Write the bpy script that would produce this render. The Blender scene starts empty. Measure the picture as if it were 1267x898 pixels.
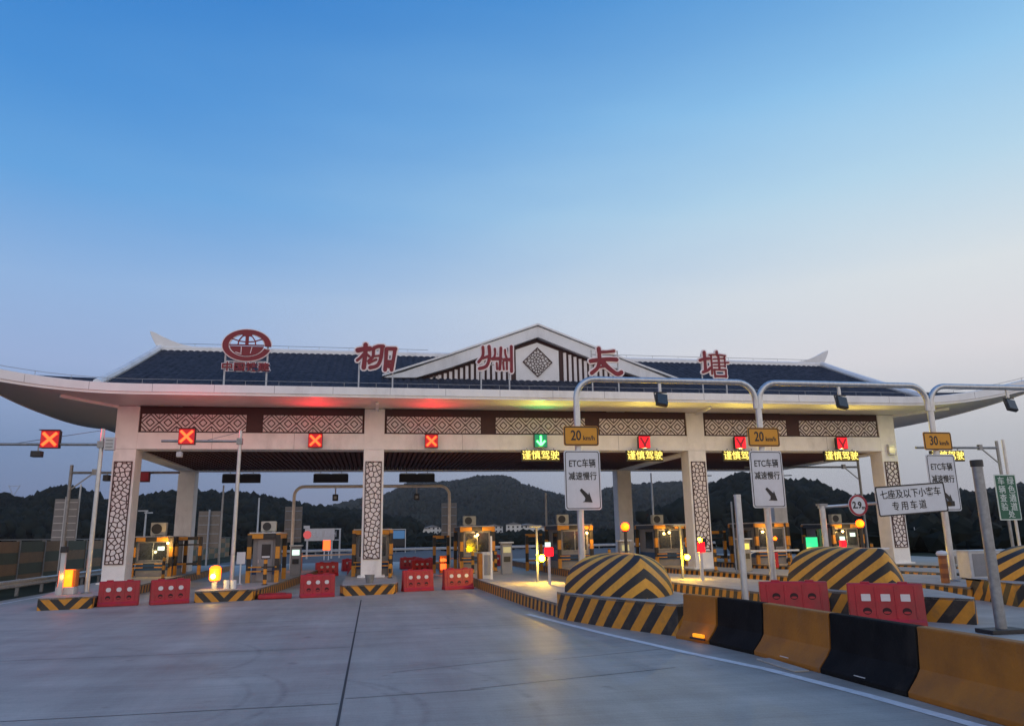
import bpy, bmesh, math, random
import numpy as np
from mathutils import Vector, Matrix
from mathutils import geometry as mgeo
random.seed(7)
R = math.radians
PI = math.pi
S = bpy.context.scene
COL = S.collection

# ------------------------------------------------------------------ camera, sky, sun, exposure
cam = bpy.data.objects.new('camera', bpy.data.cameras.new('camera'))
COL.objects.link(cam)
_p, _y, _r = 0.2219, 0.1808, -0.0167
_fw = Vector((math.sin(_y) * math.cos(_p), math.cos(_y) * math.cos(_p), math.sin(_p)))
_r0 = Vector((math.cos(_y), -math.sin(_y), 0)); _u0 = _r0.cross(_fw)
_rt = _r0 * math.cos(_r) + _u0 * math.sin(_r); _up = _rt.cross(_fw)
cam.matrix_world = Matrix(((_rt.x, _up.x, -_fw.x, 0), (_rt.y, _up.y, -_fw.y, 0), (_rt.z, _up.z, -_fw.z, 2.13), (0, 0, 0, 1)))
cam.data.lens = 26.56; cam.data.sensor_width = 36; cam.data.clip_start = .1; cam.data.clip_end = 20000
S.camera = cam
S.view_settings.view_transform = 'Standard'; S.view_settings.look = 'None'
S.view_settings.exposure = 0.0; S.view_settings.gamma = 1
S.cycles.use_denoising = True
S.cycles.max_bounces = 6; S.cycles.diffuse_bounces = 3; S.cycles.glossy_bounces = 3
S.cycles.sample_clamp_indirect = 4

def srgb(r, g, b):
    f = lambda c: (c / 255 / 12.92) if c < 10 else ((c / 255 + .055) / 1.055) ** 2.4
    return (f(r), f(g), f(b), 1)

W = bpy.data.worlds.new('World'); S.world = W; W.use_nodes = True
nt = W.node_tree; N = nt.nodes; L = nt.links
for n in list(N): N.remove(n)
def nd(t, **k):
    n = N.new(t)
    for a, v in k.items(): setattr(n, a, v)
    return n
SUN_EL, SUN_AZ = R(1.5), R(75)          # the sun is just going down beyond the right edge of the view
tc = nd('ShaderNodeTexCoord'); sep = nd('ShaderNodeSeparateXYZ'); L.new(tc.outputs['Generated'], sep.inputs[0])
def ramp(stops):
    r = nd('ShaderNodeValToRGB'); e = r.color_ramp.elements
    while len(e) > 1: e.remove(e[0])
    e[0].position = stops[0][0]; e[0].color = srgb(*stops[0][1])
    for p, c in stops[1:]:
        x = e.new(p); x.color = srgb(*c)
    L.new(sep.outputs['Z'], r.inputs[0]); return r
rl = ramp([(0, (104, 116, 152)), (.10, (116, 138, 176)), (.20, (152, 173, 212)), (.29, (143, 177, 220)), (.40, (98, 160, 219)), (.50, (70, 140, 210)), (.64, (50, 123, 199)), (.9, (44, 104, 178))])
rr = ramp([(0, (160, 162, 172)), (.10, (184, 187, 194)), (.20, (217, 215, 219)), (.29, (216, 222, 226)), (.40, (180, 212, 232)), (.50, (144, 195, 233)), (.64, (80, 150, 214)), (.9, (50, 112, 184))])
mr = nd('ShaderNodeMapRange'); mr.inputs['From Min'].default_value = -.42; mr.inputs['From Max'].default_value = .72; mr.interpolation_type = 'SMOOTHSTEP'
cn = nd('ShaderNodeTexNoise'); cn.inputs['Scale'].default_value = 2.2; cn.inputs['Detail'].default_value = 5; cm = nd('ShaderNodeMapping'); cm.inputs['Scale'].default_value = (1, 1, 4.5)
L.new(tc.outputs['Generated'], cm.inputs[0]); L.new(cm.outputs[0], cn.inputs['Vector'])
cs = nd('ShaderNodeMath', operation='MULTIPLY_ADD'); L.new(cn.outputs['Fac'], cs.inputs[0]); cs.inputs[1].default_value = .34; L.new(sep.outputs['X'], cs.inputs[2])
c2 = nd('ShaderNodeMath', operation='SUBTRACT'); L.new(cs.outputs[0], c2.inputs[0]); c2.inputs[1].default_value = .17; L.new(c2.outputs[0], mr.inputs['Value'])
mx = nd('ShaderNodeMix', data_type='RGBA'); L.new(mr.outputs[0], mx.inputs[0]); L.new(rl.outputs[0], mx.inputs[6]); L.new(rr.outputs[0], mx.inputs[7])
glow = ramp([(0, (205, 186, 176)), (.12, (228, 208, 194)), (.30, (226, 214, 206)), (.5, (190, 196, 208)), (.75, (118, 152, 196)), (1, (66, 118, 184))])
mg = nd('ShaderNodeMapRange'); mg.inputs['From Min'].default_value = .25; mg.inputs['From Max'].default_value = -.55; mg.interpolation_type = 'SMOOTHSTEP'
L.new(sep.outputs['Y'], mg.inputs['Value'])          # unseen sky behind the camera: an added warm glow that lights the facades
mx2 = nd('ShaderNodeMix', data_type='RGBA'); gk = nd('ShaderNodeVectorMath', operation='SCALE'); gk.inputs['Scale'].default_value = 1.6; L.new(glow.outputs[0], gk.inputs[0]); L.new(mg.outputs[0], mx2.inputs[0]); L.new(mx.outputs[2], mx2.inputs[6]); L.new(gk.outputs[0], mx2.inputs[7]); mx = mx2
sky = nd('ShaderNodeTexSky'); sky.sky_type = 'NISHITA'; sky.sun_disc = False; sky.sun_elevation = SUN_EL; sky.sun_rotation = SUN_AZ
bg1 = nd('ShaderNodeBackground'); L.new(sky.outputs[0], bg1.inputs[0]); bg1.inputs[1].default_value = .01
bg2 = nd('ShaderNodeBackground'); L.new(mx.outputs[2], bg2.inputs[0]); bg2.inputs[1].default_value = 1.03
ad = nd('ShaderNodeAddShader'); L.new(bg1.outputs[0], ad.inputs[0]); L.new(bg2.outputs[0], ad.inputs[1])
ow = nd('ShaderNodeOutputWorld'); L.new(ad.outputs[0], ow.inputs[0])

sd = bpy.data.lights.new('sun', 'SUN'); sd.energy = .12; sd.angle = R(12); sd.color = (1, .86, .72)
so = bpy.data.objects.new('sun', sd); COL.objects.link(so)
so.rotation_euler = Vector((-math.sin(SUN_AZ) * math.cos(R(6)), -math.cos(SUN_AZ) * math.cos(R(6)), -math.sin(R(6)))).to_track_quat('-Z', 'Y').to_euler()

# ------------------------------------------------------------------ materials
def mat(name, col, rough=.6, metal=0, var=.12, scale=6, bump=0, bscale=40, stretch=None, spec=.5, grime=0, coat=0):
    m = bpy.data.materials.new(name); m.use_nodes = True
    t = m.node_tree; n = t.nodes; l = t.links; b = n['Principled BSDF']
    b.inputs['Roughness'].default_value = rough; b.inputs['Metallic'].default_value = metal
    b.inputs['Specular IOR Level'].default_value = spec
    if coat: b.inputs['Coat Weight'].default_value = coat
    c = n.new('ShaderNodeTexCoord'); mp = n.new('ShaderNodeMapping'); l.new(c.outputs['Object'], mp.inputs[0])
    if stretch: mp.inputs['Scale'].default_value = stretch
    z = n.new('ShaderNodeTexNoise'); z.inputs['Scale'].default_value = scale; z.inputs['Detail'].default_value = 5; z.inputs['Roughness'].default_value = .62
    l.new(mp.outputs[0], z.inputs['Vector'])
    r = n.new('ShaderNodeValToRGB'); e = r.color_ramp.elements
    e[0].position = .32; e[1].position = .68
    e[0].color = tuple(x * (1 - var) for x in col[:3]) + (1,); e[1].color = tuple(min(1, x * (1 + var)) for x in col[:3]) + (1,)
    l.new(z.outputs['Fac'], r.inputs[0]); out = r.outputs[0]
    if grime:
        g = n.new('ShaderNodeTexNoise'); g.inputs['Scale'].default_value = scale * .35; g.inputs['Detail'].default_value = 7; g.inputs['Roughness'].default_value = .7
        m2 = n.new('ShaderNodeMapping'); m2.inputs['Scale'].default_value = (1, 1, .35); l.new(c.outputs['Object'], m2.inputs[0]); l.new(m2.outputs[0], g.inputs['Vector'])
        gr = n.new('ShaderNodeMapRange'); gr.inputs['From Min'].default_value = .52; gr.inputs['From Max'].default_value = .78; gr.inputs['To Max'].default_value = grime
        l.new(g.outputs['Fac'], gr.inputs['Value'])
        mm = n.new('ShaderNodeMix'); mm.data_type = 'RGBA'; l.new(gr.outputs[0], mm.inputs[0]); l.new(out, mm.inputs[6])
        mm.inputs[7].default_value = (.09, .075, .06, 1); out = mm.outputs[2]
    l.new(out, b.inputs['Base Color'])
    rm = n.new('ShaderNodeMapRange'); rm.inputs['To Min'].default_value = max(.02, rough - .1); rm.inputs['To Max'].default_value = min(1, rough + .12)
    l.new(z.outputs['Fac'], rm.inputs['Value']); l.new(rm.outputs[0], b.inputs['Roughness'])
    if bump:
        z2 = n.new('ShaderNodeTexNoise'); z2.inputs['Scale'].default_value = bscale; z2.inputs['Detail'].default_value = 4; l.new(mp.outputs[0], z2.inputs['Vector'])
        bp = n.new('ShaderNodeBump'); bp.inputs['Strength'].default_value = bump; bp.inputs['Distance'].default_value = .02
        l.new(z2.outputs['Fac'], bp.inputs['Height']); l.new(bp.outputs[0], b.inputs['Normal'])
    return m
def emit(name, col, st=1, vis=None):
    m = bpy.data.materials.new(name); m.use_nodes = True
    b = m.node_tree.nodes['Principled BSDF']; b.inputs['Base Color'].default_value = tuple(min(.3, x * .3) for x in col[:3]) + (1,)
    b.inputs['Emission Color'].default_value = tuple(col[:3]) + (1,); b.inputs['Emission Strength'].default_value = st; b.inputs['Roughness'].default_value = .4
    return m
def stripes(name, period, mode='uv', slope=1.0, ca=(.56, .235, .018), cb=(.018, .017, .017), duty=.5, rough=.5, grime=.7):
    """two painted colours: uv = slanted stripes along the strip, z / x = straight bands"""
    m = mat(name, ca, rough=rough, var=.1, scale=9, bump=.15, bscale=60); t = m.node_tree; n = t.nodes; l = t.links; b = n['Principled BSDF']
    c = n.new('ShaderNodeTexCoord'); s = n.new('ShaderNodeSeparateXYZ'); l.new(c.outputs['UV' if mode == 'uv' else 'Object'], s.inputs[0])
    def mth(op, a, bb=None):
        q = n.new('ShaderNodeMath'); q.operation = op
        for i, v in enumerate((a, bb)):
            if v is None: continue
            if isinstance(v, (int, float)): q.inputs[i].default_value = v
            else: l.new(v, q.inputs[i])
        return q.outputs[0]
    if mode == 'uv': v = mth('ADD', s.outputs['X'], mth('MULTIPLY', s.outputs['Y'], slope))
    elif mode == 'z': v = s.outputs['Z']
    else: v = s.outputs['X']
    fr = mth('FRACT', mth('DIVIDE', v, period)); k = mth('GREATER_THAN', fr, duty)
    old = b.inputs['Base Color'].links[0].from_socket
    mm = n.new('ShaderNodeMix'); mm.data_type = 'RGBA'; l.new(k, mm.inputs[0]); l.new(old, mm.inputs[6]); mm.inputs[7].default_value = tuple(cb) + (1,)
    g = n.new('ShaderNodeTexNoise'); g.inputs['Scale'].default_value = 3.2; g.inputs['Detail'].default_value = 8; g.inputs['Roughness'].default_value = .72; l.new(c.outputs['Object'], g.inputs['Vector'])
    gr = n.new('ShaderNodeMapRange'); gr.inputs['From Min'].default_value = .5; gr.inputs['From Max'].default_value = .8; gr.inputs['To Max'].default_value = grime; l.new(g.outputs['Fac'], gr.inputs['Value'])
    m3 = n.new('ShaderNodeMix'); m3.data_type = 'RGBA'; l.new(gr.outputs[0], m3.inputs[0]); l.new(mm.outputs[2], m3.inputs[6]); m3.inputs[7].default_value = (.11, .085, .06, 1)
    l.new(m3.outputs[2], b.inputs['Base Color'])
    return m

M = {}
M['white'] = mat('white_stone', (.82, .80, .785), .55, var=.06, scale=2, bump=.1, grime=.34)
M['fascia'] = mat('fascia_paint', (.78, .79, .80), .5, var=.05, scale=1.2, bump=.05, grime=.36)
M['soffit'] = mat('soffit_paint', (.72, .66, .63), .45, var=.04, scale=1.5)
M['brown'] = mat('brown_cladding', (.050, .014, .014), .55, var=.2, scale=5)
M['slat'] = mat('ceiling_slat_paint', (.085, .028, .022), .7, var=.15, scale=4, spec=.2)
M['panel'] = mat('lattice_backing', (.80, .74, .73), .6, var=.06)
M['tile'] = mat('blue_grey_tile', (.042, .044, .058), .8, var=.5, scale=3.5, bump=.5, bscale=14, spec=.1)
M['red_sign'] = mat('red_acrylic', (.18, .002, .016), .45, var=.12, scale=3)
M['trim'] = mat('pale_trim', (.86, .78, .80), .5, var=.05)
M['steel'] = mat('galvanised_steel', (.50, .52, .54), .38, metal=.75, var=.16, scale=9, stretch=(1, 1, .4))
M['dsteel'] = mat('dull_steel', (.26, .27, .28), .45, metal=.6, var=.2, scale=8)
M['dark'] = mat('black_metal', (.018, .018, .02), .5, var=.25)
M['grey'] = mat('grey_panel', (.22, .22, .23), .5, var=.1, scale=3, grime=.3)
M['lgrey'] = mat('light_grey_paint', (.5, .5, .5), .5, var=.08, scale=4, grime=.25)
M['blue'] = mat('blue_paint', (.015, .06, .17), .5, var=.12)
M['glass'] = mat('dark_glass', (.02, .024, .028), .08, var=.2, spec=.8)
M['concrete'] = mat('island_paving', (.36, .34, .31), .7, var=.16, scale=2.5, bump=.3, grime=.35)
M['hay'] = mat('hay', (.3, .3, .3))
M['yellow'] = mat('ochre_paint', (.30, .107, .004), .6, var=.2, scale=2.2, bump=.35, bscale=22, grime=.8)
M['black'] = mat('black_barrier_paint', (.009, .009, .010), .8, var=.4, scale=2.5, bump=.35, bscale=22, spec=.12, grime=.3)
M['redp'] = mat('red_plastic', (.36, .006, .018), .45, var=.22, scale=3, grime=.42, bump=.25, bscale=7)
M['redl'] = mat('brightened_red_plastic', (.55, .012, .02), .38, var=.14, scale=3)  # the lamplit look of the far barriers is put into this red
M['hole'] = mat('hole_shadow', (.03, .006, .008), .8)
M['sticker'] = mat('reflective_sticker', (.60, .56, .57), .35, var=.05)
M['signw'] = mat('sign_white', (.60, .625, .66), .4, var=.05, scale=3, grime=.12)
M['signy'] = mat('sign_yellow', (.62, .27, .012), .4, var=.06, scale=3)
M['signg'] = mat('sign_green', (.005, .10, .055), .4, var=.08)
M['ink'] = mat('black_ink', (.015, .015, .016), .5, var=.1)
M['inkg'] = mat('white_ink', (.55, .62, .58), .5, var=.05)
M['ringr'] = mat('sign_ring_red', (.30, .012, .03), .4, var=.06)
M['beige'] = mat('warm_lit_board', (.32, .26, .20), .6, var=.14, scale=5, grime=.3)  # warm light falling on the board backs is put into this beige
M['ac'] = mat('aircon_case', (.40, .39, .33), .5, var=.08)
M['orange'] = mat('orange_plastic', (.62, .16, .01), .4, var=.1)
M['tan'] = mat('tan_panel', (.22, .14, .075), .6, var=.16, scale=2)
M['olive'] = mat('olive_panel', (.065, .085, .06), .6, var=.16, scale=2)
M['bark'] = mat('bark', (.06, .045, .035), .9, var=.3)
M['wallw'] = mat('house_wall', (.62, .6, .57), .7, var=.08)
M['roofd'] = mat('house_roof', (.16, .15, .15), .7, var=.1)
M['kerb'] = stripes('kerb_stripes', .42, slope=-.3)
M['kerbf'] = stripes('nose_stripes', .62, slope=-.85)
M['chev'] = stripes('chevron_stripes', .72, slope=1.65, grime=.22, ca=(.70, .33, .034))
M['bandz'] = stripes('pillar_bands', .95, mode='z', grime=.2)
M['bandx'] = stripes('roof_bands', 1.05, mode='x', grime=.2)
M['foliage'] = mat('dark_foliage', (.012, .015, .012), .95, var=.5, scale=.03, spec=.05)
M['foliage2'] = mat('far_foliage', (.019, .022, .017), .95, var=.5, scale=.012, spec=.05)
M['grass'] = mat('dark_grass', (.035, .04, .024), .95, var=.5, scale=.2, bump=.3, spec=.1)
# lights
M['e_red'] = emit('led_red_field', (.46, .004, .010), 1)
M['e_cross'] = emit('led_cross', (4, .26, .05), 1)
M['e_red2'] = emit('led_red_dim', (1.2, .012, .03), 1)
M['e_redx'] = emit('led_red_cross', (.55, .01, .03), .25)
M['e_green'] = emit('led_green_field', (.004, .22, .10), 1)
M['e_arrow'] = emit('led_green_arrow', (.5, 6, .8), 1)
M['e_text'] = emit('led_yellow_text', (1.9, 1.5, .30), 1)
M['e_board'] = emit('led_board_glow', (.30, .20, .008), .16)
M['e_amber'] = emit('amber_beacon', (22, .62, .01), 1)
M['e_warm'] = emit('warm_lamp', (330, 190, .8), 1)
M['e_mark'] = emit('marker_lens', (1.3, .42, .015), 1)
M['e_bulb'] = emit('yellow_bulb', (12, 8, 1.2), 1)
M['e_yel'] = emit('yellow_lamp', (6, .62, .02), 1)
M['e_cool'] = emit('cool_lamp', (.75, 1, .85), 1.2)
M['e_disg'] = emit('display_green', (.02, .9, .35), .9)
M['e_disy'] = emit('display_yellow', (1, .8, .15), 1.0)
M['e_rsig'] = emit('red_signal', (3, .008, .03), 1)
M['e_osign'] = emit('orange_lit_sign', (3.2, .28, .05), 1)
M['e_lblue'] = emit('blue_display', (.08, .22, .45), .5)
M['e_wind'] = emit('lit_window', (.9, .8, .4), .35)

# ------------------------------------------------------------------ mesh helpers
class MB:
    def __init__(s): s.v = []; s.f = []; s.uv = {}
    def add(s, vs, fs):
        o = len(s.v); s.v += [tuple(v) for v in vs]; s.f += [tuple(o + i for i in f) for f in fs]; return s
    def box(s, x0, x1, y0, y1, z0, z1, m=None):
        vs = [Vector((x, y, z)) for z in (z0, z1) for y in (y0, y1) for x in (x0, x1)]
        if m: vs = [m @ v for v in vs]
        return s.add(vs, [(0, 2, 3, 1), (4, 5, 7, 6), (0, 1, 5, 4), (2, 6, 7, 3), (0, 4, 6, 2), (1, 3, 7, 5)])
    def bar(s, a, b, w, d=None):
        """square bar from a to b"""
        a = Vector(a); b = Vector(b); d = d or w; z = (b - a); ln = z.length; z.normalize()
        up = Vector((0, 1, 0)) if abs(z.y) < .9 else Vector((0, 0, 1))
        x = up.cross(z).normalized(); y = z.cross(x)
        m = Matrix((x.to_4d(), y.to_4d(), z.to_4d(), Vector((0, 0, 0, 1)))).transposed(); m.translation = a
        m[3][0] = m[3][1] = m[3][2] = 0
        return s.box(-w / 2, w / 2, -d / 2, d / 2, 0, ln, m)
    def tube(s, pts, r, n=12, caps=True):
        pts = [Vector(p) for p in pts]; rs = r if isinstance(r, (list, tuple)) else [r] * len(pts)
        o = len(s.v); prev = None
        for i, p in enumerate(pts):
            d = (pts[min(i + 1, len(pts) - 1)] - pts[max(i - 1, 0)]).normalized()
            if prev is None:
                u = Vector((1, 0, 0)) if abs(d.x) < .9 else Vector((0, 1, 0)); u = (u - d * u.dot(d)).normalized()
            else: u = (prev - d * prev.dot(d)).normalized()
            prev = u; w = d.cross(u)
            for k in range(n):
                a = 2 * PI * k / n; s.v.append(tuple(p + (u * math.cos(a) + w * math.sin(a)) * rs[i]))
        for i in range(len(pts) - 1):
            for k in range(n):
                s.f.append((o + i * n + k, o + i * n + (k + 1) % n, o + (i + 1) * n + (k + 1) % n, o + (i + 1) * n + k))
        if caps:
            s.f.append(tuple(o + k for k in reversed(range(n)))); e = o + (len(pts) - 1) * n; s.f.append(tuple(e + k for k in range(n)))
        return s
    def lathe(s, prof, n=20, c=(0, 0, 0)):
        return s.tube([(c[0], c[1], c[2] + z) for r, z in prof], [max(r, 1e-4) for r, z in prof], n)
    def prism(s, poly, a, b, plane='z'):
        """polygon extruded: plane z -> (x, y); y -> polygon in (x, z), from y=a to y=b; x -> polygon in (y, z)"""
        n = len(poly)
        def P(p, h): return (p[0], p[1], h) if plane == 'z' else ((p[0], h, p[1]) if plane == 'y' else (h, p[0], p[1]))
        vs = [P(p, a) for p in poly] + [P(p, b) for p in poly]
        return s.add(vs, [tuple(reversed(range(n))), tuple(range(n, 2 * n))] + [(i, (i + 1) % n, n + (i + 1) % n, n + i) for i in range(n)])
    def sphere(s, c, r, n=14, m=9, sz=1):
        pr = [(r * math.sin(PI * i / m), -r * sz * math.cos(PI * i / m)) for i in range(m + 1)]
        return s.lathe(pr, n, c)
    def build(s, name, material, parent=None, bevel=0, smooth=False, loc=None, seg=2):
        me = bpy.data.meshes.new(name); me.from_pydata(s.v, [], s.f); me.update()
        bm = bmesh.new(); bm.from_mesh(me); bmesh.ops.recalc_face_normals(bm, faces=bm.faces); bm.to_mesh(me); bm.free()
        if s.uv:
            ul = me.uv_layers.new(name='UVMap')
            for poly in me.polygons:
                for li in poly.loop_indices:
                    ul.data[li].uv = s.uv.get(me.loops[li].vertex_index, (0, 0))
        if material: me.materials.append(M[material] if isinstance(material, str) else material)
        if smooth:
            for p in me.polygons: p.use_smooth = True
            try: me.set_sharp_from_angle(angle=R(35))
            except Exception: pass
        o = bpy.data.objects.new(name, me); COL.objects.link(o)
        if parent: o.parent = parent
        if loc: o.location = loc
        if bevel:
            md = o.modifiers.new('bevel', 'BEVEL'); md.width = bevel; md.segments = seg; md.limit_method = 'ANGLE'; md.angle_limit = R(40)
        return o

def tag(o, label=None, cat=None, group=None, kind=None):
    if label: o['label'] = label
    if cat: o['category'] = cat
    if group: o['group'] = group
    if kind: o['kind'] = kind
    return o
def thing(name, label, cat, loc=(0, 0, 0), rz=0, group=None):
    o = bpy.data.objects.new(name, None); COL.objects.link(o); o.empty_display_size = .2
    o.location = loc; o.rotation_euler = (0, 0, rz); return tag(o, label, cat, group)
def kids(o): return [c for c in ALLCH.get(o.name, [])]
ALLCH = {}
def copy_tree(root, loc, rz=0, label=None, parent=None):
    c = root.copy(); COL.objects.link(c); c.parent = parent
    if parent is None:
        c.location = loc; c.rotation_euler = (0, 0, rz)
        if label: c['label'] = label
    for ch in list(root.children): copy_tree(ch, None, parent=c)
    return c
def lamp(parent, loc, col, power, r=.02, name='lamp_light'):
    d = bpy.data.lights.new(name, 'POINT'); d.energy = power; d.color = col; d.shadow_soft_size = r
    o = bpy.data.objects.new(name, d); COL.objects.link(o); o.location = loc; o.parent = parent; return o
def beam(parent, loc, col, power, up=48, cone=125, name='lamp_light'):
    d = bpy.data.lights.new(name, 'SPOT'); d.energy = power; d.color = col; d.shadow_soft_size = .02; d.spot_size = R(cone); d.spot_blend = 1
    o = bpy.data.objects.new(name, d); COL.objects.link(o); o.location = loc; o.parent = parent
    o.rotation_euler = Vector((0, -math.cos(R(up)), math.sin(R(up)))).to_track_quat('-Z', 'Y').to_euler(); return o
def text(body, size, material, parent, loc, name='lettering', ext=.004, bold=0, sx=1, spacing=1, line=1, rot=None):
    """raised lettering facing -Y, centred on loc"""
    c = bpy.data.curves.new('lettering', 'FONT'); c.body = body; c.size = size; c.extrude = ext; c.offset = bold
    c.align_x = 'CENTER'; c.align_y = 'CENTER'; c.space_character = spacing; c.space_line = line; c.resolution_u = 3
    o = bpy.data.objects.new('lettering', c); COL.objects.link(o); bpy.context.view_layer.update()
    dg = bpy.context.evaluated_depsgraph_get()
    me = bpy.data.meshes.new_from_object(o.evaluated_get(dg)); bpy.data.objects.remove(o); bpy.data.curves.remove(c)
    me.transform(Matrix.Diagonal((sx, 1, 1, 1))); me.transform(Matrix.Rotation(PI / 2, 4, 'X'))
    me.materials.clear(); me.materials.append(M[material]); me.name = name
    q = bpy.data.objects.new(name, me); COL.objects.link(q); q.parent = parent; q.location = loc
    if rot: q.rotation_euler = rot
    return q
def rrect(w, h, r, cx=0, cz=0, n=5):
    out = []
    for (sx, sz, a0) in ((1, 1, 0), (-1, 1, PI / 2), (-1, -1, PI), (1, -1, 1.5 * PI)):
        for k in range(n + 1):
            a = a0 + k * PI / 2 / n; out.append((cx + sx * (w / 2 - r) + r * math.cos(a), cz + sz * (h / 2 - r) + r * math.sin(a)))
    return out

# ------------------------------------------------------------------ ground, road, hills
g = MB().add([(-4000, -300, -.03), (4000, -300, -.03), (4000, 6000, -.03), (-4000, 6000, -.03)], [(0, 1, 2, 3)]).build('ground', 'grass'); tag(g, kind='structure')

def concrete_road():
    m = mat('road_concrete', (.325, .305, .275), .5, var=.12, scale=.55, bump=.12, bscale=9, stretch=(.35, 2.2, 1), spec=.42, grime=.32)
    t = m.node_tree; n = t.nodes; l = t.links; b = n['Principled BSDF']
    base = b.inputs['Base Color'].links[0].from_socket
    c = n.new('ShaderNodeTexCoord'); s = n.new('ShaderNodeSeparateXYZ'); l.new(c.outputs['Object'], s.inputs[0])
    def mth(op, a, bb=None, cc=None):
        q = n.new('ShaderNodeMath'); q.operation = op
        for i, v in enumerate((a, bb, cc)):
            if v is None: continue
            if isinstance(v, (int, float)): q.inputs[i].default_value = v
            else: l.new(v, q.inputs[i])
        return q.outputs[0]
    # fine brushed finish across the slab and long streaks of wear along the lanes
    mp = n.new('ShaderNodeMapping'); mp.inputs['Scale'].default_value = (.7, 26, 1); l.new(c.outputs['Object'], mp.inputs[0])
    z = n.new('ShaderNodeTexNoise'); z.inputs['Scale'].default_value = 1.0; z.inputs['Detail'].default_value = 4; l.new(mp.outputs[0], z.inputs['Vector'])
    mp2 = n.new('ShaderNodeMapping'); mp2.inputs['Scale'].default_value = (1.1, .13, 1); l.new(c.outputs['Object'], mp2.inputs[0])
    z2 = n.new('ShaderNodeTexNoise'); z2.inputs['Scale'].default_value = 1.0; z2.inputs['Detail'].default_value = 6; z2.inputs['Roughness'].default_value = .65; l.new(mp2.outputs[0], z2.inputs['Vector'])
    z3 = n.new('ShaderNodeTexNoise'); z3.inputs['Scale'].default_value = .32; z3.inputs['Detail'].default_value = 8; z3.inputs['Roughness'].default_value = .7; l.new(c.outputs['Object'], z3.inputs['Vector'])
    k = mth('ADD', mth('MULTIPLY', mth('SUBTRACT', z.outputs['Fac'], .5), .5), 1)
    k = mth('MULTIPLY', k, mth('ADD', mth('MULTIPLY', mth('SUBTRACT', z2.outputs['Fac'], .5), .8), 1))
    k = mth('MULTIPLY', k, mth('ADD', mth('MULTIPLY', mth('SUBTRACT', z3.outputs['Fac'], .5), 1.0), 1))
    fg = n.new('ShaderNodeTexNoise'); fg.inputs['Scale'].default_value = 34; fg.inputs['Detail'].default_value = 3; l.new(c.outputs['Object'], fg.inputs['Vector'])
    k = mth('MULTIPLY', k, mth('ADD', mth('MULTIPLY', mth('SUBTRACT', fg.outputs['Fac'], .5), .45), 1))
    sp = n.new('ShaderNodeTexNoise'); sp.inputs['Scale'].default_value = 1.7; sp.inputs['Detail'].default_value = 3; l.new(c.outputs['Object'], sp.inputs['Vector'])
    so_ = n.new('ShaderNodeMapRange'); so_.inputs['From Min'].default_value = .66; so_.inputs['From Max'].default_value = .74; so_.inputs['To Min'].default_value = 1; so_.inputs['To Max'].default_value = .72; l.new(sp.outputs['Fac'], so_.inputs['Value'])
    k = mth('MULTIPLY', k, so_.outputs[0])
    # curved tyre marks where cars swing towards the lanes
    grain = n.new('ShaderNodeTexNoise'); grain.inputs['Scale'].default_value = 5; grain.inputs['Detail'].default_value = 5; l.new(c.outputs['Object'], grain.inputs['Vector'])
    dark = None
    for (cx, cy, r, w, a, y0, y1) in ((-4.6, 11.6, 3.42, .10, .5, 9, 13.4), (-4.6, 11.6, 2.95, .09, .38, 9.5, 13), (-5.4, 15.4, 3.35, .10, .35, 12.8, 17.5), (-2.4, 10.2, 3.1, .10, .42, 8, 12.6), (-3.2, 10.4, 5.3, .12, .34, 8, 13.6), (-3.2, 10.4, 3.55, .09, .3, 8, 12.6), (-14, 8, 13, .2, .2, 8, 20)):
        dx = mth('SUBTRACT', s.outputs['X'], cx); dy = mth('SUBTRACT', s.outputs['Y'], cy)
        rr_ = mth('SQRT', mth('ADD', mth('MULTIPLY', dx, dx), mth('MULTIPLY', dy, dy)))
        ab = mth('ABSOLUTE', mth('SUBTRACT', rr_, r))
        q = n.new('ShaderNodeMapRange'); q.inputs['From Min'].default_value = 0; q.inputs['From Max'].default_value = w; q.inputs['To Min'].default_value = a; q.inputs['To Max'].default_value = 0; q.interpolation_type = 'SMOOTHSTEP'; l.new(ab, q.inputs['Value'])
        q2 = n.new('ShaderNodeMapRange'); q2.inputs['From Min'].default_value = y0; q2.inputs['From Max'].default_value = y0 + 1.5; q2.interpolation_type = 'SMOOTHSTEP'; l.new(s.outputs['Y'], q2.inputs['Value'])
        q3 = n.new('ShaderNodeMapRange'); q3.inputs['From Min'].default_value = y1 + .9; q3.inputs['From Max'].default_value = y1 - .9; q3.interpolation_type = 'SMOOTHSTEP'; l.new(s.outputs['Y'], q3.inputs['Value'])
        v = mth('MULTIPLY', mth('MULTIPLY', q.outputs[0], q2.outputs[0]), mth('MULTIPLY', q3.outputs[0], mth('GREATER_THAN', dx, 0)))
        dark = v if dark is None else mth('MAXIMUM', dark, v)
    dark = mth('MULTIPLY', dark, mth('MULTIPLY', mth('MULTIPLY', grain.outputs['Fac'], grain.outputs['Fac']), 1.5))
    k = mth('MULTIPLY', k, mth('SUBTRACT', 1, dark))
    vm = n.new('ShaderNodeVectorMath'); vm.operation = 'SCALE'; l.new(base, vm.inputs[0]); l.new(k, vm.inputs['Scale'])
    l.new(vm.outputs[0], b.inputs['Base Color'])
    rg = mth('ADD', mth('MULTIPLY', z3.outputs['Fac'], .36), .37); l.new(rg, b.inputs['Roughness'])
    bp = n.new('ShaderNodeBump'); bp.inputs['Strength'].default_value = .35; bp.inputs['Distance'].default_value = .012
    l.new(z.outputs['Fac'], bp.inputs['Height'])
    ob = b.inputs['Normal'].links[0].from_node if b.inputs['Normal'].links else None
    if ob: l.new(ob.outputs[0], bp.inputs['Normal'])
    l.new(bp.outputs[0], b.inputs['Normal'])
    return m
M['road'] = concrete_road()
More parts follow.
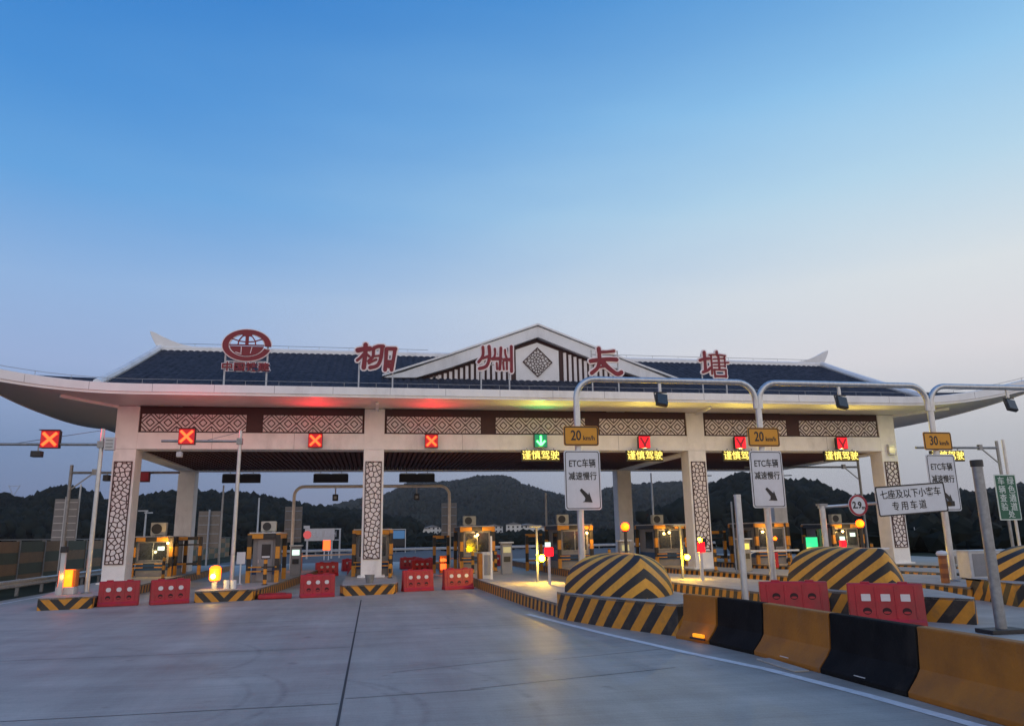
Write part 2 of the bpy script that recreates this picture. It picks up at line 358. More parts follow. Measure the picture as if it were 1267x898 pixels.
rd = MB().add([(-13.6, -12, 0), (40, -12, 0), (40, 66, 0), (-13.6, 66, 0)], [(0, 1, 2, 3)]).build('road', 'road'); tag(rd, kind='structure')
M['asph'] = mat('asphalt', (.075, .075, .08), .8, var=.2, scale=3, bump=.3)
tag(MB().add([(-13.6, 66, -.012), (40, 66, -.012), (46, 172, -.012), (-8, 172, -.012)], [(0, 1, 2, 3)]).build('far_road', 'asph'), kind='structure')
M['joint'] = mat('joint_filler', (.035, .035, .037), .8)
M['paint'] = mat('road_paint', (.66, .66, .66), .6, var=.14, scale=6, grime=.3)
j = MB()
def strip(mb, pts, w, z):
    for (a, b) in zip(pts[:-1], pts[1:]):
        a = Vector((*a, z)); b = Vector((*b, z)); d = (b - a).normalized(); nn = Vector((-d.y, d.x, 0)) * w / 2
        mb.add([a - nn, b - nn, b + nn, a + nn], [(0, 1, 2, 3)])
strip(j, [(-.36, 2), (-.36, 27.5)], .035, .004)
for Y in (5.6, 10.85, 16.1, 21.35): strip(j, [(-13, Y + .1), (-.4, Y)], .018, .004)
for (a, b) in (((-.32, 11.15), (1.6, 11.3)), ((.35, 13.0), (2.6, 13.75)), ((1.4, 11.35), (4.8, 12.2)), ((-.32, 6.4), (5.8, 6.9)), ((3.1, 13.5), (5.3, 14.1)), ((-.32, 18.4), (4.4, 18.8)), ((-.32, 23), (4.2, 23.2))): strip(j, [a, b], .016, .004)
tag(j.build('road_joints', 'joint'), kind='structure')
wl = MB()
ln = [(4.15, 21), (4.92, 16.62), (5.55, 13.7), (6.1, 11.65), (6.38, 9.6), (6.54, 7.88), (6.62, 6), (6.65, 0)]
for (a, b) in zip(ln[:-1], ln[1:]):
    wl.add([(a[0] - .09, a[1], .006), (a[0] + .09, a[1], .006), (b[0] + .09, b[1], .006), (b[0] - .09, b[1], .006)], [(0, 1, 2, 3)])
strip(wl, [(-12.9, -5), (-12.9, 60)], .13, .006)
tag(wl.build('road_marking', 'paint'), kind='structure')
patch = MB(); patch.box(6.36, 6.60, 11.3, 12.5, 0, .03); tag(patch.build('pavement', 'concrete', bevel=.01), kind='structure')

def hill(pts, dist, depth, tree, mat_, tmat, ntree, seed, crown=1.0, foot=.62):
    """pts: (azimuth, height tangent) along the crest; a terrain ridge and a wood of separate crowns over it"""
    rnd = random.Random(seed)
    az = [p[0] for p in pts]; tn = [p[1] for p in pts]
    def H(a): return dist * float(np.interp(a, az, tn)) + 2.1
    nA, nB = 90, 10
    def nz(a, b): return math.sin(a * 31 + seed) * .5 + math.sin(a * 77 + b * 9) * .3 + math.sin(b * 14 + a * 15) * .4
    def pt(a, t):                         # t 0 foot .. 1 crest .. 1.4 behind
        d = dist * (foot + (1 - foot) * t); h = H(a) - tree * .8
        z = h * (max(0, t) ** .8 if t <= 1 else max(0, 1 - (t - 1) * 1.6)) + (nz(a, t) * tree * .5 * (1 - abs(1 - t) ** .5) if 0 < t < 1 else 0)
        return Vector((math.sin(a) * d, math.cos(a) * d, max(-1, z) if t > 0 else -1))
    b = MB(); T = [i / nB * 1.4 for i in range(nB + 1)]
    for i in range(nA + 1):
        a = az[0] + (az[-1] - az[0]) * i / nA
        for t in T: b.v.append(tuple(pt(a, t)))
    for i in range(nA):
        for k in range(nB):
            q = i * (nB + 1) + k; b.f.append((q, q + 1, q + nB + 2, q + nB + 1))
    tag(b.build('hill', mat_, smooth=True), kind='structure')
    # crowns: small clumps of jittered leaf masses, 3 per tree
    ico = bmesh.new(); bmesh.ops.create_icosphere(ico, subdivisions=1, radius=1); iv = np.array([v.co[:] for v in ico.verts]); fi = np.array([[v.index for v in f.verts] for f in ico.faces]); ico.free()
    rs = np.random.RandomState(seed); V = []; F = []; o = 0
    for k in range(ntree):
        a = rs.uniform(az[0], az[-1]); t = 1 - abs(rs.normal(0, .06)) if k % 3 == 0 else rs.uniform(.02, 1.0)
        p = np.array(pt(a, t)); h = tree * rs.uniform(.45, 1.5)
        for c in range(3):
            sc = h * np.array([.34, .34, .36]) * rs.uniform(.6, 1.15) * crown
            off = np.array([rs.normal(0, h * .2), rs.normal(0, h * .2), h * (.3 + .3 * c) * .8])
            V.append(iv * sc * rs.uniform(.6, 1.4, (len(iv), 1)) + p + off); F.append(fi + o); o += len(iv)
    V = np.concatenate(V); F = np.concatenate(F)
    me = bpy.data.meshes.new('forest'); me.vertices.add(len(V)); me.vertices.foreach_set('co', V.ravel())
    me.loops.add(F.size); me.loops.foreach_set('vertex_index', F.ravel()); me.polygons.add(len(F)); me.polygons.foreach_set('loop_start', np.arange(0, F.size, 3)); me.polygons.foreach_set('loop_total', np.full(len(F), 3))
    me.update(calc_edges=True); me.materials.append(M[tmat]); ob = bpy.data.objects.new('forest', me); COL.objects.link(ob)
    tag(ob, kind='stuff')
hill([(-.75, .030), (-.55, .043), (-.47, .045), (-.4106, .0415), (-.388, .0385), (-.3666, .0515), (-.3552, .0545), (-.345, .047), (-.338, .053), (-.320, .043), (-.3, .036), (-.2677, .0415), (-.2245, .0485), (-.2021, .051), (-.1605, .0515), (-.1222, .046), (-.0924, .033), (-.06, .028), (-.02, .022), (.05, .015)], 420, 0, 5.0, 'foliage', 'foliage', 7000, 3)
hill([(-.16, .02), (-.1, .028), (-.063, .0337), (-.0233, .0435), (.0173, .0513), (.042, .063), (.055, .0655), (.075, .062), (.1, .0645), (.1322, .0705), (.164, .073), (.178, .0705), (.1956, .0616), (.227, .0505), (.253, .0435), (.279, .0472), (.311, .054), (.352, .0585), (.388, .059), (.433, .057), (.49, .05), (.56, .03), (.62, .015)], 1150, 0, 6.5, 'foliage2', 'foliage2', 11000, 11, foot=.55)
hill([(.36, .012), (.42, .040), (.46, .053), (.49, .0525), (.51, .048), (.525, .0455), (.5474, .047), (.56, .0415), (.5737, .0355), (.5996, .029), (.63, .024), (.66, .021), (.70, .02), (.78, .02)], 380, 0, 6.2, 'foliage', 'foliage', 4200, 5)
hill([(.58, .012), (.63, .019), (.66, .021), (.68, .030), (.7007, .0345), (.73, .0325), (.7677, .037), (.82, .04), (.9, .045), (1.0, .03)], 620, 0, 7, 'foliage2', 'foliage2', 3500, 8)

def scrub(x0, x1, y0, y1, h, n, seed, name='undergrowth'):
    rs = np.random.RandomState(seed); ico = bmesh.new(); bmesh.ops.create_icosphere(ico, subdivisions=1, radius=1); iv = np.array([v.co[:] for v in ico.verts]); fi = np.array([[v.index for v in f.verts] for f in ico.faces]); ico.free()
    V = []; F = []
    for k in range(n):
        hh = h * rs.uniform(.4, 1.1); p = np.array([rs.uniform(x0, x1), rs.uniform(y0, y1), hh * .4])
        V.append(iv * np.array([.7, .7, .6]) * hh * rs.uniform(.5, 1.4, (len(iv), 1)) + p); F.append(fi + k * len(iv))
    V = np.concatenate(V); F = np.concatenate(F); me = bpy.data.meshes.new(name); me.from_pydata(V.tolist(), [], F.tolist()); me.materials.append(M['foliage'])
    o = bpy.data.objects.new(name, me); COL.objects.link(o); tag(o, kind='stuff')
scrub(-60, 120, 175, 235, 2.6, 1700, 21)
scrub(-40, 90, 104, 150, 1.5, 1100, 31)
scrub(44, 90, 40, 104, 1.6, 500, 33)
scrub(36, 85, 58, 75, 2.6, 260, 22)
scrub(-40, -19, 40, 120, 1.8, 160, 23)

# ------------------------------------------------------------------ toll canopy
CX = [-10.65, -.06, 15.61, 26.19]; YF = 35.09; CW = .913; CD = .966; YB = 46.44; XC = 7.77
can = thing('toll_canopy', 'long white toll station canopy with a blue grey tiled roof, upturned eaves and central gable', 'toll canopy')
ICE_W, ICE_H = .72, 4.29
def ice_bars(w, h, n, seed, bw=.028):
    """cracked-ice lattice: the edges of random cells clipped to the panel, facing -Y, origin bottom centre"""
    rnd = random.Random(seed); P = []
    for _ in range(n * 40):
        p = (rnd.uniform(-w / 2 * 1.5, w / 2 * 1.5), rnd.uniform(-h * .06, h * 1.06))
        if all((p[0] - q[0]) ** 2 + (p[1] - q[1]) ** 2 > (.66 * math.sqrt(w * h / n)) ** 2 for q in P): P.append(p)
    vs, _, fs, *_ = mgeo.delaunay_2d_cdt([Vector(p) for p in P], [], [], 0, 1e-6)
    def cc(f):
        a, b, c = (vs[i] for i in f); d = 2 * (a.x * (b.y - c.y) + b.x * (c.y - a.y) + c.x * (a.y - b.y))
        if abs(d) < 1e-9: return None
        q = lambda v: v.x * v.x + v.y * v.y
        return ((q(a) * (b.y - c.y) + q(b) * (c.y - a.y) + q(c) * (a.y - b.y)) / d, (q(a) * (c.x - b.x) + q(b) * (a.x - c.x) + q(c) * (b.x - a.x)) / d)
    cen = [cc(f) for f in fs]; em = {}
    for i, f in enumerate(fs):
        for k in range(3): em.setdefault(frozenset((f[k], f[(k + 1) % 3])), []).append(i)
    mb = MB(); m = 0
    for e, t in em.items():
        if len(t) != 2 or not cen[t[0]] or not cen[t[1]]: continue
        a, b = cen[t[0]], cen[t[1]]
        t0, t1 = 0, 1; dx, dz = b[0] - a[0], b[1] - a[1]; ok = True
        for p, q in ((-dx, a[0] + w / 2), (dx, w / 2 - a[0]), (-dz, a[1]), (dz, h - a[1])):
            if abs(p) < 1e-9:
                if q < 0: ok = False
            else:
                r = q / p
                if p < 0: t0 = max(t0, r)
                else: t1 = min(t1, r)
        if not ok or t1 - t0 < 1e-3: continue
        y = -.022 - .0007 * (m % 7); m += 1
        mb.bar((a[0] + dx * t0, y, a[1] + dz * t0), (a[0] + dx * t1, y, a[1] + dz * t1), bw, .02)
    return mb
def frame_mb(w, h, t, y0, y1):
    mb = MB(); mb.box(-w / 2 - t, w / 2 + t, y0, y1, -t, 0); mb.box(-w / 2 - t, w / 2 + t, y0, y1, h, h + t); mb.box(-w / 2 - t, -w / 2, y0, y1, 0, h); mb.box(w / 2, w / 2 + t, y0, y1, 0, h); return mb
ice_me = None
for i, x in enumerate(CX):
    c = MB().box(x - CW / 2, x + CW / 2, YF, YF + CD, .34, 5.97).build('column', 'white', can, bevel=.02)
    pl = MB(); pl.box(x - .6, x + .6, YF - .12, YF + CD + .12, .33, .42); pl.build('plinth', 'white', c, bevel=.015)
    p = MB().box(-.33, .33, -.012, 0, 0, ICE_H - .06).build('lattice_panel', 'panel', c, loc=(x, YF - .002, 1.17))
    b = ice_bars(.66, ICE_H - .06, 50, 40 + i, .036).build('lattice', 'brown', c, loc=(x, YF - .002, 1.17))
    fr = frame_mb(.66, ICE_H - .06, .035, -.05, 0).build('lattice_frame', 'brown', c, loc=(x, YF - .002, 1.17))
    MB().box(x - CW / 2, x + CW / 2, YB, YB + CD, .34, 5.95).build('column', 'white', can, bevel=.02)
# beams (butted against each other)
for (a, b) in zip(CX[:-1], CX[1:]):
    MB().box(a + CW / 2, b - CW / 2, YF + .004, YF + CD, 5.97, 6.70).build('beam', 'white', can, bevel=.012)
    MB().box(a + CW / 2, b - CW / 2, YB, YB + CD, 5.95, 7.86).build('beam', 'white', can, bevel=.012)
for x in CX:
    MB().box(x - CW / 2, x + CW / 2, YF, YF + CD, 5.975, 7.85).build('column_head', 'white', can, bevel=.015)
    MB().box(x - CW / 2, x + CW / 2, YB, YB + CD, 5.955, 7.85).build('column_head', 'white', can, bevel=.015)
    MB().box(x - .42, x + .42, YF + CD + .005, YB - .005, 5.93, 7.8).build('cross_beam', 'white', can, bevel=.012)
for (x0, x1) in ((CX[0], CX[1]), (CX[1], CX[2]), (CX[2], CX[3])):
    sl = MB(); x = x0 + .45
    while x < x1 - .5:
        sl.box(x, x + .16, YF + CD + .01, YB - .01, 5.99, 6.14); x += .245
    sl.box(x0 + .43, x1 - .43, YF + CD + .01, YB - .01, 6.20, 6.25)
    sl.build('ceiling_slats', 'slat', can)
MB().box(CX[0] - .3, CX[0] + .2, YF + CD, YB, 7.2, 7.8).build('beam', 'white', can)
for x in (-7.1, -3.6, 4.0, 7.8, 11.6, 19.6, 22.7):
    MB().box(x - .006, x + .006, YF - .001, YF + .02, 5.975, 6.695).build('panel_joint', 'grey', can)
# side walls of the frieze and friezes with lattice
def frieze_lattice(w, cells, h=.75):
    mb = MB(); c = w / cells; k = 0
    def seg(x0, z0, x1, z1, bw=.042):
        nonlocal k
        if abs(x1 - x0) + abs(z1 - z0) < 1e-4: return
        mb.bar((x0, -.012 - .0008 * (k % 9), z0), (x1, -.012 - .0008 * (k % 9), z1), bw, .018); k += 1
    for i in range(cells):
        x = -w / 2 + (i + .5) * c; z = h / 2; A = c / 2; B = h / 2
        for r in (.46, .97):
            P = [(x + A * r, z), (x, z + B * r), (x - A * r, z), (x, z - B * r)]
            for a, b in zip(P, P[1:] + P[:1]): seg(a[0], a[1], b[0], b[1])
        for sx in (-1, 1):
            for sz in (-1, 1): seg(x + sx * A, z + sz * B * .42, x + sx * A * .42, z + sz * B)
        seg(x - A, z - B, x - A, z - B * .42, .02); seg(x - A, z + B * .42, x - A, z + B, .02); seg(x - A, z - B * .1, x - A, z + B * .1, .02)
    return mb
for (a, b, n) in ((CX[0], CX[1], 2), (CX[1], CX[2], 3), (CX[2], CX[3], 2)):
    x0, x1 = a + CW / 2, b - CW / 2
    f = MB().box(x0 + .003, x1 - .003, YF + .07, YF + CD - .1, 6.703, 7.85).build('frieze', 'brown', can)
    gap = .72; w = (x1 - x0 - .2 - gap * (n - 1)) / n
    for k in range(n):
        xc = x0 + .1 + w / 2 + k * (w + gap)
        MB().box(-w / 2, w / 2, -.02, 0, 0, .75).build('lattice_panel', 'panel', f, loc=(xc, YF + .068, 6.76))
        frieze_lattice(w, 6).build('lattice', 'brown', f, loc=(xc, YF + .046, 6.76))
    MB().box(x0 + .01, x1 - .01, YF - .01, YF + .066, 6.706, 6.745).build('frieze_rail', 'brown', f)
# eaves: a ring from the wall out to the upturned edge
XL, XR, YE, YK = XC - 24.2, XC + 25.2, 32.5, 50.0
def lift(x): return .0172 * max(0, abs(x - XC) - 17.5) ** 2
LC = lift(XC + 24.7)
def zfront(x): return 7.95 + lift(x)
def zside(y):
    d = max(0, 1 - min(y - YE, YK - y) / 8.0); return 8.38 + (7.95 + LC - 8.38) * d * d
ring = []
nF = 60
for i in range(nF): x = XL + (XR - XL) * i / nF; ring.append((x, YE, zfront(x)))
for i in range(20): y = YE + (YK - YE) * i / 20; ring.append((XR, y, zside(y)))
for i in range(nF): x = XR - (XR - XL) * i / nF; ring.append((x, YK, zfront(x)))
for i in range(20): y = YK - (YK - YE) * i / 20; ring.append((XL, y, zside(y)))
WL, WR, WF, WB = CX[0] - CW / 2, CX[3] + CW / 2, YF, YB + CD
def inner(p, s=1): # nearest point of the wall rectangle, corners fan out
    return (min(max(p[0], WL), WR), min(max(p[1], WF), WB))
sf = MB(); n = len(ring)
for p in ring:
    q = inner(p)
    for t in (0, .35, .7, 1):
        bz = 7.86 + (p[2] - 7.86) * t ** 1.5
        sf.v.append((q[0] + (p[0] - q[0]) * t, q[1] + (p[1] - q[1]) * t, bz))
for i in range(n):
    for k in range(3): a = i * 4 + k; b = ((i + 1) % n) * 4 + k; sf.f.append((a, a + 1, b + 1, b))
sf.build('soffit', 'soffit', can, smooth=True)
fa = MB(); prof = [(0, -.035), (0, .06), (.05, .075), (.05, .40), (-.10, .43), (-.35, .43), (-.35, .38)]   # outwards, up
for i, p in enumerate(ring):
    ox = (1 if p[0] >= XR - 1e-6 else 0) - (1 if p[0] <= XL + 1e-6 else 0); oy = (1 if p[1] >= YK - 1e-6 else 0) - (1 if p[1] <= YE + 1e-6 else 0)
    for (o, u) in prof: fa.v.append((p[0] + ox * o, p[1] + oy * o, p[2] + u * (1 + .25 * lift(p[0]) / LC)))
m_ = len(prof)
for i in range(n):
    for k in range(m_ - 1): a = i * m_ + k; b = ((i + 1) % n) * m_ + k; fa.f.append((a, a + 1, b + 1, b))
ev = fa.build('eave', 'fascia', can, smooth=True)
x = XC - 21.6
while x < XC + 22:
    z = zfront(x); MB().box(x - .007, x + .007, YE - .053, YE - .03, z + .085, z + .40).build('panel_joint', 'grey', ev); x += 2.4
rb = MB()
for (a, b) in (((WL, WF), (XL, YE)), ((WR, WF), (XR, YE)), ((WL, WB), (XL, YK)), ((WR, WB), (XR, YK))):
    q = Vector((a[0], a[1], 7.80)); p = Vector((a[0] + (b[0] - a[0]) * .33, a[1] + (b[1] - a[1]) * .6, 7.98)); MB().bar(q, p, .13, .16).build('rib', 'white', can)
for x in CX[1:3]: MB().bar((x + .1, WF, 7.79), (x + .1, YE + .9, 7.88), .14, .15).build('rib', 'white', can)
# tiled roof
GL, GR, YR, ZR = -11.15, 26.7, 41.25, 11.86
YEi, YKi = YE + .3, YK - .3; Z0 = 8.30
def slope(t): return Z0 + (ZR - Z0) * (t * .93 + .07 * t * t)
tl = MB()
def tiled(mb, xs, rows, f, rib=.05):
    """corrugated sheet: rounded rib at every other column"""
    o = len(mb.v)
    for i, x in enumerate(xs):
        up = rib * (0, .75, 1, .75)[i % 4]
        for r in rows: px, py, pz = f(x, r); mb.v.append((px, py, pz + up))
    m = len(rows)
    for i in range(len(xs) - 1):
        for k in range(m - 1): a = o + i * m + k; mb.f.append((a, a + m, a + m + 1, a + 1))
nx = 4 * 116
xs = [GL + (GR - GL) * i / nx for i in range(nx + 1)]
rows = [i / 8 for i in range(9)]
tiled(tl, xs, rows, lambda x, r: (x, YEi + (YR - YEi) * r, slope(r)))
tl.build('tiled_roof', 'tile', can, smooth=False)
tb = MB(); tiled(tb, xs[::4], rows, lambda x, r: (x, YKi - (YKi - YR) * r, slope(r)), 0); tb.build('tiled_roof', 'tile', can)
for s in (-1, 1):       # skirt roofs at the two ends
    sk = MB(); gx = GL if s < 0 else GR; ex = XL + .3 if s < 0 else XR - .3
    ys = [i / 120 for i in range(121)]
    def fsk(u, r):
        y0 = YEi + 3.2; y1 = YKi - 3.2; yb = y0 + (y1 - y0) * u; ye = YE + .3 + (YK - YE - .6) * u
        y = yb + (ye - yb) * r; x = gx + (ex - gx) * r; zt = 9.30
        return (x, y, zt + (zside(ye) + .02 - zt) * r ** .6)
    tiled(sk, ys, rows, fsk, .04); sk.build('skirt_roof', 'tile', can)
    for e in (0, 1):
        fk = MB()       # small triangular skirts that close the front and back corners
        for r in [i / 10 for i in range(11)]:
            p = fsk(float(e), r); fk.v.append(p)
            fk.v.append((p[0], (YEi if e == 0 else YKi), zfront(p[0]) + .02))
        for k in range(10): fk.f.append((2 * k, 2 * k + 1, 2 * k + 3, 2 * k + 2))
        fk.build('skirt_roof', 'tile', can)
    ge = MB().prism([(YEi + .4, 8.3), (YR, ZR - .05), (YKi - .4, 8.3)], gx - .02, gx + .02, 'x').build('gable_end', 'white', can)
    vg = MB()
    for e in (YEi, YKi):
        pts = [(gx + s * .12, e + (YR - e) * t, slope(t) + .12) for t in rows]
        vg.tube(pts, .17, 8)
    vg.build('verge_ridge', 'fascia', can, smooth=True)
rg = MB(); rg.prism([(-.2, -.1), (.2, -.1), (.2, .12), (.12, .2), (-.12, .2), (-.2, .12)], GL - .1, GR + .1, 'x')
ro = rg.build('ridge', 'fascia', can, loc=(0, YR, ZR), bevel=.015)
for s, x in ((-1, GL), (1, GR)):    # upswept ridge horns
    P = [(1.7, .18), (1.0, .30), (.45, .50), (.0, .70), (-.42, .92), (-.66, 1.0), (-.60, .78), (-.42, .42), (-.22, .08), (0, -.16), (.6, -.16), (1.7, -.05)]
    h = MB().prism([(x - s * q[0], ZR - .02 + q[1]) for q in P], YR - .16, YR + .16, 'y'); h.build('ridge_horn', 'fascia', ro, loc=(0, -YR, -ZR), bevel=.02)
# rods of the lightning conductor
lt = MB()
for (a, b) in (((GL, ZR + .36), (XC - 5, ZR + .36)), ((XC + 5, ZR + .36), (GR, ZR + .36))):
    lt.tube([(a[0], YR, a[1]), (b[0], YR, b[1])], .012, 6)
    x = a[0]
    while x < b[0]: lt.tube([(x, YR, ZR + .15), (x, YR, ZR + .36)], .01, 5); x += 1.6
x = XL + .2
while x < XR: lt.tube([(x, YE + .1, zfront(x) + .4), (x, YE + .1, zfront(x) + .62)], .01, 5); x += 1.35
lt.tube([(XL + .2 + (XR - XL - .4) * i / 60, YE + .1, zfront(XL + .2 + (XR - XL - .4) * i / 60) + .62) for i in range(61)], .011, 5)
lt.build('lightning_rod', 'dsteel', can)
# central gable
YG = 35.5; HW = 7.45; ZA = 12.12; ZB = 9.42
gb = MB(); ap = ZA - .56; hw2 = HW - 1.35
gb.prism([(XC - HW + .5, ZB - .35), (XC, ap + .1), (XC + HW - .5, ZB - .35)], YG + .12, YG + .3, 'y'); gab = gb.build('gable', 'brown', can)
gf = MB()
def band(s):
    o = [(XC + s * HW, ZB), (XC + s * (HW - .9), ZB + .25), (XC + s * 4.4, ZB + 1.06), (XC + s * 2, ZB + 1.96), (XC, ZA)]
    i_ = [(XC, ZA - .56), (XC + s * 2, ZB + 1.38), (XC + s * 4.4, ZB + .48), (XC + s * (HW - 1.5), ZB - .02), (XC + s * (HW - .1), ZB - .05)]
    return o + i_
for s in (-1, 1): gf.prism(band(s), YG - .22, YG + .11, 'y')
gf.build('gable_band', 'fascia', gab, bevel=.015)
gr_ = MB()
for s in (-1, 1):
    T = [(XC + s * HW * 1.01, ZB + .02), (XC + s * 4.4, ZB + 1.10), (XC, ZA + .05)]
    for (a, b) in zip(T[:-1], T[1:]):
        gr_.add([(a[0], YG - .3, a[1] - .01), (b[0], YG - .3, b[1] - .01), (b[0], YK - 3, b[1] - .01), (a[0], YK - 3, a[1] - .01), (a[0], YG - .3, a[1] + .08), (b[0], YG - .3, b[1] + .08), (b[0], YK - 3, b[1] + .08), (a[0], YK - 3, a[1] + .08)], [(0, 1, 2, 3), (4, 7, 6, 5), (0, 4, 5, 1), (1, 5, 6, 2), (2, 6, 7, 3), (3, 7, 4, 0)])
gr_.build('gable_roof', 'fascia', gab)
def zin(x): # underside of the white band
    d = abs(x - XC); return float(np.interp(d, [0, 2, 4.4, HW - 1.5], [ZA - .56, ZB + 1.38, ZB + .48, ZB - .02]))
pw = 1.08
MB().prism([(XC - pw, ZB - .1), (XC + pw, ZB - .1), (XC + pw, zin(XC + pw) - .2), (XC, ZA - .56 - .22), (XC - pw, zin(XC - pw) - .2)], YG + .02, YG + .118, 'y').build('gable_panel', 'white', gab)
for s in (-1, 1):
    sl = MB()
    x = 1.40
    while x < HW - 1.9:
        h = zin(XC + s * x) - .16
        if h > ZB - .02: sl.box(XC + s * x - .07, XC + s * x + .07, YG + .03, YG + .118, ZB - .1, h)
        x += .262
    sl.prism([(XC + s * 5.75, ZB - .1), (XC + s * 4.9, ZB - .1), (XC + s * 4.9, zin(XC + s * 4.9) - .18)], YG + .03, YG + .118, 'y')
    sl.build('gable_slats', 'panel', gab)
dm = ice_bars(1.0, 1.0, 34, 91, .028); d_o = dm.build('gable_lattice', 'brown', gab); q = .72
d_o.matrix_basis = Matrix.Translation((XC, YG + .018, 10.34)) @ Matrix.Rotation(R(45), 4, 'Y') @ Matrix.Translation((0, 0, -.5))
fq = frame_mb(1.0, 1.0, .035, -.045, 0).build('gable_lattice_frame', 'brown', gab); fq.matrix_basis = d_o.matrix_basis.copy()
bs = MB(); bs.box(XC - HW + .35, XC + HW - .35, YG + .03, YG + .16, ZB - .32, ZB - .12); bs.build('gable_sill', 'brown', gab)

# ------------------------------------------------------------------ red roof characters
def stroke_mesh(strokes, grow, y0, dep, sx, sz):
    """each brush stroke: (points, width); a ribbon with round ends, its face a millimetre apart from the next"""
    mb = MB()
    for si, (pts, w) in enumerate(strokes):
        P = []
        pv = [Vector((p[0] * sx, p[1] * sz)) for p in pts]
        # smooth polyline
        for i in range(len(pv) - 1):
            p0 = pv[max(i - 1, 0)]; p1 = pv[i]; p2 = pv[i + 1]; p3 = pv[min(i + 2, len(pv) - 1)]
            for k in range(6):
                t = k / 6; P.append(.5 * ((2 * p1) + (p2 - p0) * t + (2 * p0 - 5 * p1 + 4 * p2 - p3) * t * t + (3 * p1 - p0 - 3 * p2 + p3) * t ** 3))
        P.append(pv[-1]); m = len(P); hw = w * .5 * sx + grow
        Lf, Rt = [], []
        for i, p in enumerate(P):
            d = (P[min(i + 1, m - 1)] - P[max(i - 1, 0)]).normalized(); nn = Vector((-d.y, d.x)); u = i / (m - 1); k = hw * (.86 + .14 * math.cos(PI * (2 * u - 1)) * -1 if False else .9 + .1 * abs(2 * u - 1))
            Lf.append(p + nn * k); Rt.append(p - nn * k)
        d0 = (P[1] - P[0]).normalized(); d1 = (P[-1] - P[-2]).normalized()
        cap0 = [P[0] + (Vector((-d0.y, d0.x)) * math.cos(a) - d0 * math.sin(a)) * hw for a in [PI - PI * k / 5 for k in range(1, 5)]]
        cap1 = [P[-1] + (Vector((-d1.y, d1.x)) * math.cos(a) + d1 * math.sin(a)) * hw for a in [PI * k / 5 for k in range(1, 5)]]
        a = y0 - .0015 * si; o = len(mb.v); b = a + dep
        loop = Lf + cap1 + Rt[::-1] + cap0
        nn_ = len(loop)
        for y in (a, b): mb.v += [(q.x, y, q.y) for q in loop]
        # strip faces front/back
        for base in (o, o + nn_):
            for i in range(m - 1):
                mb.f.append((base + i, base + i + 1, base + m + 4 + (m - 1 - (i + 1)), base + m + 4 + (m - 1 - i)))
            mb.f.append(tuple([base + m - 1] + [base + m + k for k in range(4)] + [base + m + 4]))
            mb.f.append(tuple([base + 2 * m + 3] + [base + 2 * m + 4 + k for k in range(4)] + [base]))
        for i in range(nn_): mb.f.append((o + i, o + (i + 1) % nn_, o + nn_ + (i + 1) % nn_, o + nn_ + i))
    return mb
CH = {}
def cv(pts, x0, x1, y0, y1): return [((p[0] - x0) / (x1 - x0) - .5, (y1 - p[1]) / (y1 - y0)) for p in pts]
def char(raw, x0, x1, y0, y1): return [(cv(p, x0, x1, y0, y1), w / (x1 - x0)) for p, w in raw]
CH['liu'] = char([([(165, 270), (260, 245), (350, 240)], 78), ([(282, 175), (280, 330), (262, 560)], 72), ([(255, 335), (200, 400), (160, 440)], 46), ([(300, 330), (345, 370)], 40),
                  ([(405, 230), (405, 320), (395, 380), (335, 450)], 52), ([(420, 222), (480, 195), (555, 195)], 58), ([(540, 205), (520, 400), (470, 520), (360, 560)], 60), ([(340, 485), (450, 420)], 40), ([(415, 365), (500, 355)], 34),
                  ([(605, 240), (600, 420), (590, 590)], 62), ([(610, 235), (680, 230), (745, 232)], 62), ([(738, 240), (715, 430), (690, 590)], 58), ([(620, 450), (715, 445)], 50), ([(650, 520), (690, 520)], 84)], 125, 775, 140, 620)
CH['zhou'] = char([([(245, 205), (250, 320), (230, 410), (165, 505)], 56), ([(360, 190), (368, 400), (310, 580), (180, 635)], 64), ([(240, 430), (350, 385)], 52), ([(468, 235), (472, 340), (440, 440)], 44), ([(582, 212), (572, 430), (555, 640)], 54), ([(425, 435), (580, 425)], 66),
                   ([(660, 250), (665, 340), (690, 420)], 40), ([(640, 450), (770, 440)], 66), ([(778, 180), (778, 420), (776, 680)], 58), ([(500, 520), (505, 640)], 40), ([(620, 500), (630, 640)], 40), ([(690, 500), (690, 640)], 40)], 150, 810, 165, 700)
CH['chang'] = char([([(728, 145), (735, 260), (735, 380)], 72), ([(735, 370), (690, 490), (585, 580)], 70), ([(770, 205), (880, 200), (1005, 182)], 50), ([(575, 370), (700, 350), (900, 330), (1045, 335)], 74), ([(795, 385), (900, 490), (1040, 585), (1120, 560)], 80), ([(700, 480), (840, 455)], 40), ([(770, 400), (790, 460)], 30)], 545, 1140, 115, 630)
CH['tang'] = char([([(248, 160), (255, 350), (250, 540)], 72), ([(135, 330), (240, 300), (350, 290)], 72), ([(190, 575), (290, 545), (385, 480)], 66), ([(555, 145), (562, 220)], 58), ([(365, 215), (560, 205), (760, 225)], 36), ([(408, 220), (412, 420), (405, 610)], 44), ([(460, 300), (735, 280)], 32), ([(455, 378), (830, 365)], 36), ([(460, 445), (735, 440)], 30), ([(588, 225), (592, 510)], 50), ([(738, 230), (736, 460)], 34), ([(455, 520), (745, 520)], 44), ([(463, 530), (475, 670)], 44), ([(742, 530), (742, 670)], 44), ([(475, 655), (740, 655)], 58)], 115, 840, 130, 690)
